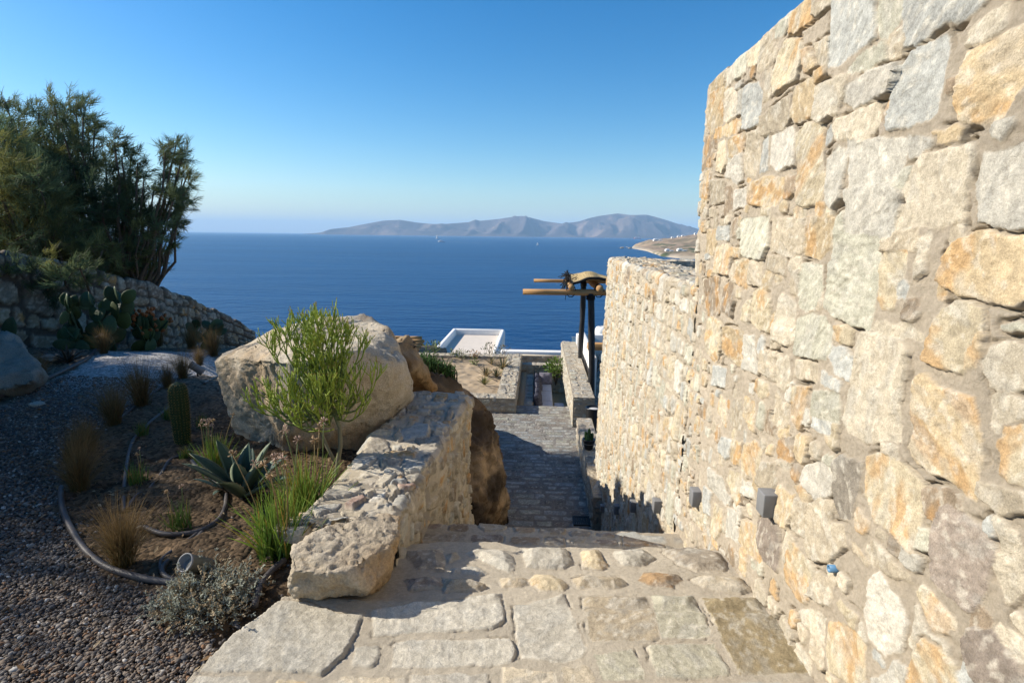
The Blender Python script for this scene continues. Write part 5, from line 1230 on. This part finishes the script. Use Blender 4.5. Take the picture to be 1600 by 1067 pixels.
r_ = ros_thing("agave", "pale striped agave below the rightmost prickly pear", "agave", gz(308,535), .8, 404, 16, .50, .05, (.13,.17,.11), (.3,.3,.2), spines=0)
r_ = ros_thing("aloe", "dark spiky aloe beside the left gravel hose", "aloe", gz(106,566), .75, 405, 16, .38, .04, (.06,.055,.04), (.10,.07,.05), spines=0, tilt=.3)
r_ = ros_thing("aloe", "dark aloe in the shade at the left edge of the picture", "aloe", gz(14,588), .7, 406, 16, .38, .04, (.05,.055,.045), (.09,.07,.05), spines=0, tilt=.3)
def gb(px,py): return onZ(px,py,-2.31)
for k,(px,py,s,lab) in enumerate([(786,577,.85,"largest spiky aloe at the back of the sandy bed near the wall"),(768,569,.62,"spiky aloe left of the largest one at the back of the sandy bed"),(760,588,.70,"orange based aloe in the middle row of the sandy bed"),(776,589,.62,"green aloe in the middle row of the sandy bed beside the wall"),(757,601,.55,"nearest yellow green aloe in the sandy bed")]):
    ros_thing("aloe", lab, "aloe", gb(px,py), s, 410+k, 22, .62, .035, [(.16,.17,.09),(.17,.19,.11),(.20,.18,.09),(.09,.15,.07),(.13,.19,.05)][k], (.33,.2,.08), spines=0, bend=.35, tilt=.35, group="aloes in the sandy bed")
# ---- column cactus
c = gz(286,693); root = empty("column_cactus", c, "single ribbed column cactus with yellow spines in the dark bed", "cactus"); H = .52; a = MB(); rings = []; cs = []; n = 72; sp = a; g = np.random.default_rng(31)
for i in range(26):
    t = i/25; rr = .054*(.82+.25*math.sin(t*2.4))*(math.sqrt(max(0,1-max(0,(t-.86)/.14)**2))+.02)
    rings.append([(c[0]+rr*(1+.13*math.cos(n/4*2*math.pi*j/n*1.0))*math.cos(2*math.pi*j/n), c[1]+rr*(1+.13*math.cos(n/4*2*math.pi*j/n))*math.sin(2*math.pi*j/n), c[2]-.02+H*t) for j in range(n)])
    cs += [np.array((.045,.07,.025))]*n
    if i % 1 == 0 and rr > .01:
        for j in range(0,n,4):
            q = np.array(rings[-1][j]); o_ = unit(q-np.array((c[0],c[1],q[2])))
            for z in range(3): e = unit(o_+g.normal(0,.6,3)); sp.tube([q,q+e*.014],[.0012,.0003],3,(.36,.24,.07),False)
V,Fq = loft(rings); a.add(V,Fq,np.array(cs)); a.build("stem", LEAF, root)
# ---- prickly pears
def opuntia(px, py, d, seed, label, n0=3, size=.22, fruit=0, H=3):
    g = np.random.default_rng(seed); base = atD(px,py,d); gzv = float(ground_z(base[0],base[1])); base = np.array((base[0],base[1],gzv)); root = empty("prickly_pear", base, label, "cactus", "prickly pears along the garden wall")
    def pad(p, dr, lev, s):
        dr = unit(dr); f = unit(np.array((g.normal(0,.8), -1, g.normal(0,.3)))); side = unit(np.cross(dr,f)); nrm = np.cross(side,dr); n = 14; rings = []; m = 9
        for i in range(m):
            t = i/(m-1); ww = s*.40*math.sin(math.pi*(t**.75)*.97+.03)**.7*(.75+.35*t); th = s*.05*math.sin(math.pi*t*.96+.06)**.5; q = p+dr*s*t+nrm*.05*s*math.sin(t*3)
            rings.append([q+side*ww*math.cos(2*math.pi*j/n)+nrm*th*math.sin(2*math.pi*j/n) for j in range(n)])
        V,Fq = loft(rings); c = np.array((.055,.09,.042))*g.uniform(.7,1.35)*(np.array((1.25,1.15,.8)) if g.random() < .25 else 1); a = MB(); a.add(V,Fq,tuple(c)); a.build('pad', LEAF, root)
        if fruit and lev <= 1:
            for k in range(fruit): e = unit(dr+side*g.normal(0,.9)); q = p+dr*s*.6+unit(e)*s*.42; fr = MB(); fr.tube([q,q+e*.03,q+e*.055,q+e*.06],[.012,.022,.020,.008],8,(.28,.10,.03)); fr.build('fruit', LEAF, root)
        if lev <= 0: return
        for k in range(int(g.integers(1,4))): pad(p+dr*s*.88+side*g.uniform(-.3,.3)*s, unit(dr+side*g.normal(0,.75)+np.array((0,g.normal(0,.3),.25))), lev-1, s*g.uniform(.8,1.02))
    for k in range(n0): pad(base+np.array((g.normal(0,.22),g.normal(0,.08),-.03)), np.array((g.normal(0,.55),g.normal(0,.2),1)), H-1, size*g.uniform(.9,1.1))
opuntia(25,535,7.3,51,"prickly pear at the left edge, over the shadowed boulder",3,.30,0,2)
opuntia(155,540,8.2,52,"largest prickly pear, tall against the middle of the garden wall",4,.30,0,4)
opuntia(110,538,8.0,53,"low spreading prickly pear left of the largest one",3,.26,0,2)
opuntia(233,538,8.9,54,"prickly pear carrying orange fruit, right of the largest one",3,.28,3,3)
opuntia(318,536,10.3,55,"rightmost prickly pear near the low end of the garden wall",3,.27,0,3)
# ---- silver shrub by the gravel corner
c = onZ(340,985,-.04); c = np.array((-1.47,2.20,-.05)); g = np.random.default_rng(61); root = empty("silver_shrub", c, "rounded silvery dry shrub at the corner of gravel and paving", "shrub"); a = MB(); b = MB()
for k in range(950):
    u = g.normal(size=3); u[2] = abs(u[2])*.9+.05; u = unit(u); ctr = c+np.array((g.uniform(-.13,.16), g.uniform(-.10,.16), .01)); L = g.uniform(.085,.165)*(1.0-.25*abs(u[0]))
    P = [ctr+u*L*.25, ctr+u*L*.65+g.normal(0,.008,3), ctr+u*L+g.normal(0,.012,3)]
    if k % 3 == 0: b.tube(P,[.0016,.0014,.001],4,(.15,.11,.07),False)
    brown = g.random() < .35; cc = np.array((.46,.37,.24)) if brown else np.array((.42,.44,.36)); cc = cc*g.uniform(.6,1.25)
    for q in range(8): e = unit(u+g.normal(0,.9,3)); s0 = P[2]-u*g.uniform(0,.05); a.tube([s0,s0+e*g.uniform(.008,.017)],[.0017,.0026],4,tuple(cc),False)
b.build("twigs", LEAF, root); a.build("foliage", LEAF, root)
# ---- shrubs by the courts below
def leafy(root, c, rad, n, L, col0, seed, part="foliage", sq=(1,1,1)):
    g = np.random.default_rng(seed); V = []; C = []; Fq = []
    for k in range(n):
        u = unit(g.normal(size=3)); p = np.asarray(c)+u*np.array(sq)*rad*g.random()**.4; d = unit(u*.6+g.normal(0,.6,3)+np.array((0,0,.4))); s = unit(np.cross(d,g.normal(size=3))); l = L*g.uniform(.6,1.2); w = l*.34
        V += [p, p+d*l*.5+s*w*.5, p+d*l, p+d*l*.5-s*w*.5]; C += [np.array(col0)*g.uniform(.55,1.4)]*4; Fq.append((4*k,4*k+1,4*k+2,4*k+3))
    make(part, V, Fq, LEAF, root, np.array(C), smooth=False)
c = atY(869,575,17.3); root = empty("lemon_shrub", (c[0],c[1],-2.9), "bright green leafy shrub beside the gate wall over the lounge", "shrub"); leafy(root, c, .36, 420, .13, (.12,.20,.03), 71, sq=(1,.8,.9)); a = MB()
for k in range(6): a.tube([(c[0],c[1],-3.0),(c[0]+.1*math.cos(k),c[1]+.1*math.sin(k),-2.6),(c[0]+.25*math.cos(k),c[1]+.22*math.sin(k),c[2]+.1)],[.014,.01,.005],5,(.12,.08,.05))
a.build("stem", LEAF, root)
c = atD(683,566,6.9); root = empty("trailing_succulent", c, "dark green trailing succulent spilling behind the brown rock", "shrub"); a = MB(); g = np.random.default_rng(73)
for k in range(900):
    t = g.random(); p = atD(655+t*52+g.normal(0,3), 556+t*30+g.normal(0,6)+6*(1-t), 6.9+g.normal(0,.12)); d = unit(g.normal(0,.5,3)+np.array((.1,-.1,1))); a.tube([p,p+d*.05],[.006,.003],4,tuple(np.array((.05,.12,.025))*g.uniform(.5,1.4)),False)
    if k % 8 == 0: a.tube([p, p-np.array((.0,.0,.35))],[.008,.008],4,(.05,.06,.02),False)
a.build("foliage", LEAF, root)
root = empty("young_shrub", gb(675,553), "yellow green young shrub at the far left of the sandy bed", "shrub"); c = atY(676,545,17.6); leafy(root, c, .26, 130, .12, (.14,.18,.05), 75); a = MB(); a.tube([(c[0],17.6,-2.4),(c[0]+.03,17.6,c[2])],[.012,.006],5,(.12,.09,.05)); a.build("stem", LEAF, root)
for k,(px,py,r,n,cc,lab) in enumerate([(721,556,.20,90,(.16,.18,.07),"small olive plant in the back row of the sandy bed"),(741,566,.13,60,(.12,.16,.04),"low green cushion plant alone in the sandy bed"),(741,556,.16,60,(.30,.17,.06),"orange brown withered plant in the back row of the sandy bed"),(765,550,.26,110,(.22,.22,.14),"greyish bushy plant at the back near the white roof"),(709,553,.13,50,(.14,.17,.05),"small green sprig left of the olive plant in the sandy bed"),(788,552,.22,60,(.22,.20,.14),"dry grey shrub at the back corner of the sandy bed")]):
    p = gb(px,py+3); root = empty("bed_plant", p, lab, "plant", "small plants in the sandy bed"); leafy(root, p+np.array((0,0,r*.6)), r, n, .10, cc, 80+k); a = MB()
    for j in range(4): a.tube([p, p+np.array((.4*r*math.cos(j*1.6),.4*r*math.sin(j*1.6),r))],[.008,.004],4,(.15,.1,.06)); 
    a.build("stem", LEAF, root)
c = np.array((.95,9.6,-1.93)); root = empty("potted_cactus", c-np.array((0,0,.02)), "small green cactus growing in the round ledge pot", "cactus"); a = MB()
for k,(dx,dy,h,r) in enumerate([(0,0,.24,.03),(-.04,.02,.18,.028),(.04,.02,.15,.028),(-.02,-.03,.13,.026)]):
    rings = []; n = 20
    for i in range(9): t = i/8; rr = r*(1+.12*math.sin(t*5))*math.sqrt(max(.002,1-max(0,(t-.7)/.3)**2)); rings.append([(c[0]+dx*(1+t*.5)+rr*(1+.12*math.cos(5*2*math.pi*j/n))*math.cos(2*math.pi*j/n), c[1]+dy+rr*(1+.12*math.cos(5*2*math.pi*j/n))*math.sin(2*math.pi*j/n), c[2]-.02+h*t) for j in range(n)])
    V,Fq = loft(rings); a.add(V,Fq,(.05,.11,.035))
a.build("stem", LEAF, root)
# bare twiggy shrub and dark plants seen past the wall end
c = np.array((1.75,17.2,-2.6)); root = empty("bare_shrub", c, "leafless reddish shrub behind the black posts", "shrub"); a = MB(); g = np.random.default_rng(91)
for k in range(40): d = unit((g.normal(0,.5),g.normal(0,.4),1)); L = g.uniform(.5,1.0); a.tube([c,c+d*L*.5+g.normal(0,.03,3),c+d*L+g.normal(0,.08,3)],[.01,.006,.003],4,(.14,.07,.05),False)
a.build("twigs", LEAF, root)

# ------------------------------------------------------------------ hoses and floodlights
HOSE = pmat("black_hose", (.05,.048,.055), .55, .35, (.10,.085,.075), 9, .2, 80)
def hose(P, r, label, lift=.0):
    Q = np.array([gz(*p)+np.array((0,0,r*.8+lift)) for p in P]); n = len(Q); t = np.linspace(0,n-1,max(8,n*7)); i = np.clip(t.astype(int),0,n-2); f = (t-i)[:,None]
    q0 = Q[np.clip(i-1,0,n-1)]; q1 = Q[i]; q2 = Q[i+1]; q3 = Q[np.clip(i+2,0,n-1)]
    S_ = .5*((2*q1)+(q2-q0)*f+(2*q0-5*q1+4*q2-q3)*f**2+(-q0+3*q1-3*q2+q3)*f**3); a = MB(); a.tube(S_, r, 8); o = a.build("hose", HOSE); return tag(o, label, "hose", "irrigation hoses in the garden")
hose([(96,764),(99,800),(124,850),(160,885),(215,905),(270,914),(312,914)], .0165, "thick dark hose edging the gravel round the nearest grass tuft")
hose([(194,800),(194,768),(199,723),(207,692),(218,679),(236,660),(255,645),(275,628)], .012, "hose running up the middle of the bed past the mauve flower clump")
hose([(180,664),(194,650),(218,631),(247,610),(262,598),(300,585)], .011, "hose along the far gravel edge behind the bushy brown grass")
hose([(199,796),(214,776),(231,768),(252,742),(265,721),(283,713),(296,705)], .011, "thin hose curving to the foot of the column cactus")
hose([(226,826),(252,836),(283,837),(315,831),(341,815),(352,795),(354,775)], .014, "thick hose looping from the nearest grass to the big agave")
hose([(252,893),(252,878),(270,862),(289,850),(312,832)], .010, "pair of thin hoses crossing to the loop, upper one")
hose([(306,908),(268,907),(254,895),(262,880),(292,860),(316,834)], .0125, "hose doubling back from the floodlight to the loop")
hose([(300,722),(310,734),(333,752),(345,765)], .013, "short hose length reaching under the big agave")
hose([(-60,648),(0,622),(40,607),(79,591),(110,576),(136,562),(150,548)], .022, "thick hose edging the gravel on its left side")
hose([(45,523),(50,541),(71,554),(92,566),(96,556),(80,545),(70,556),(84,566)], .016, "coiled black hose beside the shadowed boulder")
hose([(398,950),(408,918),(425,895),(445,878)], .016, "old brown hose end coming up to the rough block")
hose([(318,600),(350,585)], .014, "short hose stub behind the column cactus")
def flood(px, py, s, rz, label):
    c = gz(px,py); root = empty("floodlight", c, label, "garden light", "spike floodlights in the bed"); M = np.array(Matrix.Rotation(rz,3,'Z')@Matrix.Rotation(R(-38),3,'X')); a = MB()
    V,Fq = lathe([(.036,-.07),(.040,-.068),(.040,.07),(.043,.071),(.043,.082),(.037,.082),(.035,.06)],24); V = np.array(V)@np.array(Matrix.Rotation(R(90),3,'X')).T; V = V@M.T*s+c+np.array((0,0,.085*s)); a.add(V,Fq); a.build("lamp_head", LAMP, root)
    a = MB(); V,Fq = lathe([(.035,.058),(.02,.06),(.001,.06)],24); V = np.array(V)@np.array(Matrix.Rotation(R(90),3,'X')).T; V = V@M.T*s+c+np.array((0,0,.085*s)); a.add(V,Fq); a.build("lens", LENS, root)
    a = MB(); a.tube([c-np.array((0,0,.03)), c+np.array((0,0,.05*s))],.008*s,8); a.build("spike", IRON, root)
flood(312,908,1.0,R(-20),"cylinder floodlight half hidden by the silvery shrub")
flood(309,588,1.15,R(-75),"floodlight lying behind the column cactus near the pale boulder")
flood(222,540,1.2,R(-80),"floodlight aimed at the fruiting prickly pear")

# dry litter blown over the bed
g = np.random.default_rng(77); a = MB()
for k in range(900):
    Y = 1.6+3.2*g.random(); X = -1.2-1.9*g.random(); 
    if poly_sdf(np.array([[X]]), np.array([[Y]]), GPOLY)[0,0] < -.05 and g.random() < .8: continue
    z = float(ground_z(X,Y))+.03+.01*g.random(); an = g.uniform(0,6.28); L = g.uniform(.008,.03); w_ = L*g.uniform(.1,.5); d = np.array((math.cos(an),math.sin(an),g.normal(0,.25))); s = np.array((-math.sin(an),math.cos(an),g.normal(0,.3)))
    p = np.array((X,Y,z)); a.add([p-d*L, p+s*w_+np.array((0,0,.003)), p+d*L, p-s*w_],[(0,1,2,3)],tuple(np.array([(.30,.20,.11),(.22,.13,.06),(.38,.29,.18),(.16,.10,.06)][g.integers(4)])*g.uniform(.7,1.1)))
tag(a.build("leaf_litter", DRY, smooth=False), kind='stuff')
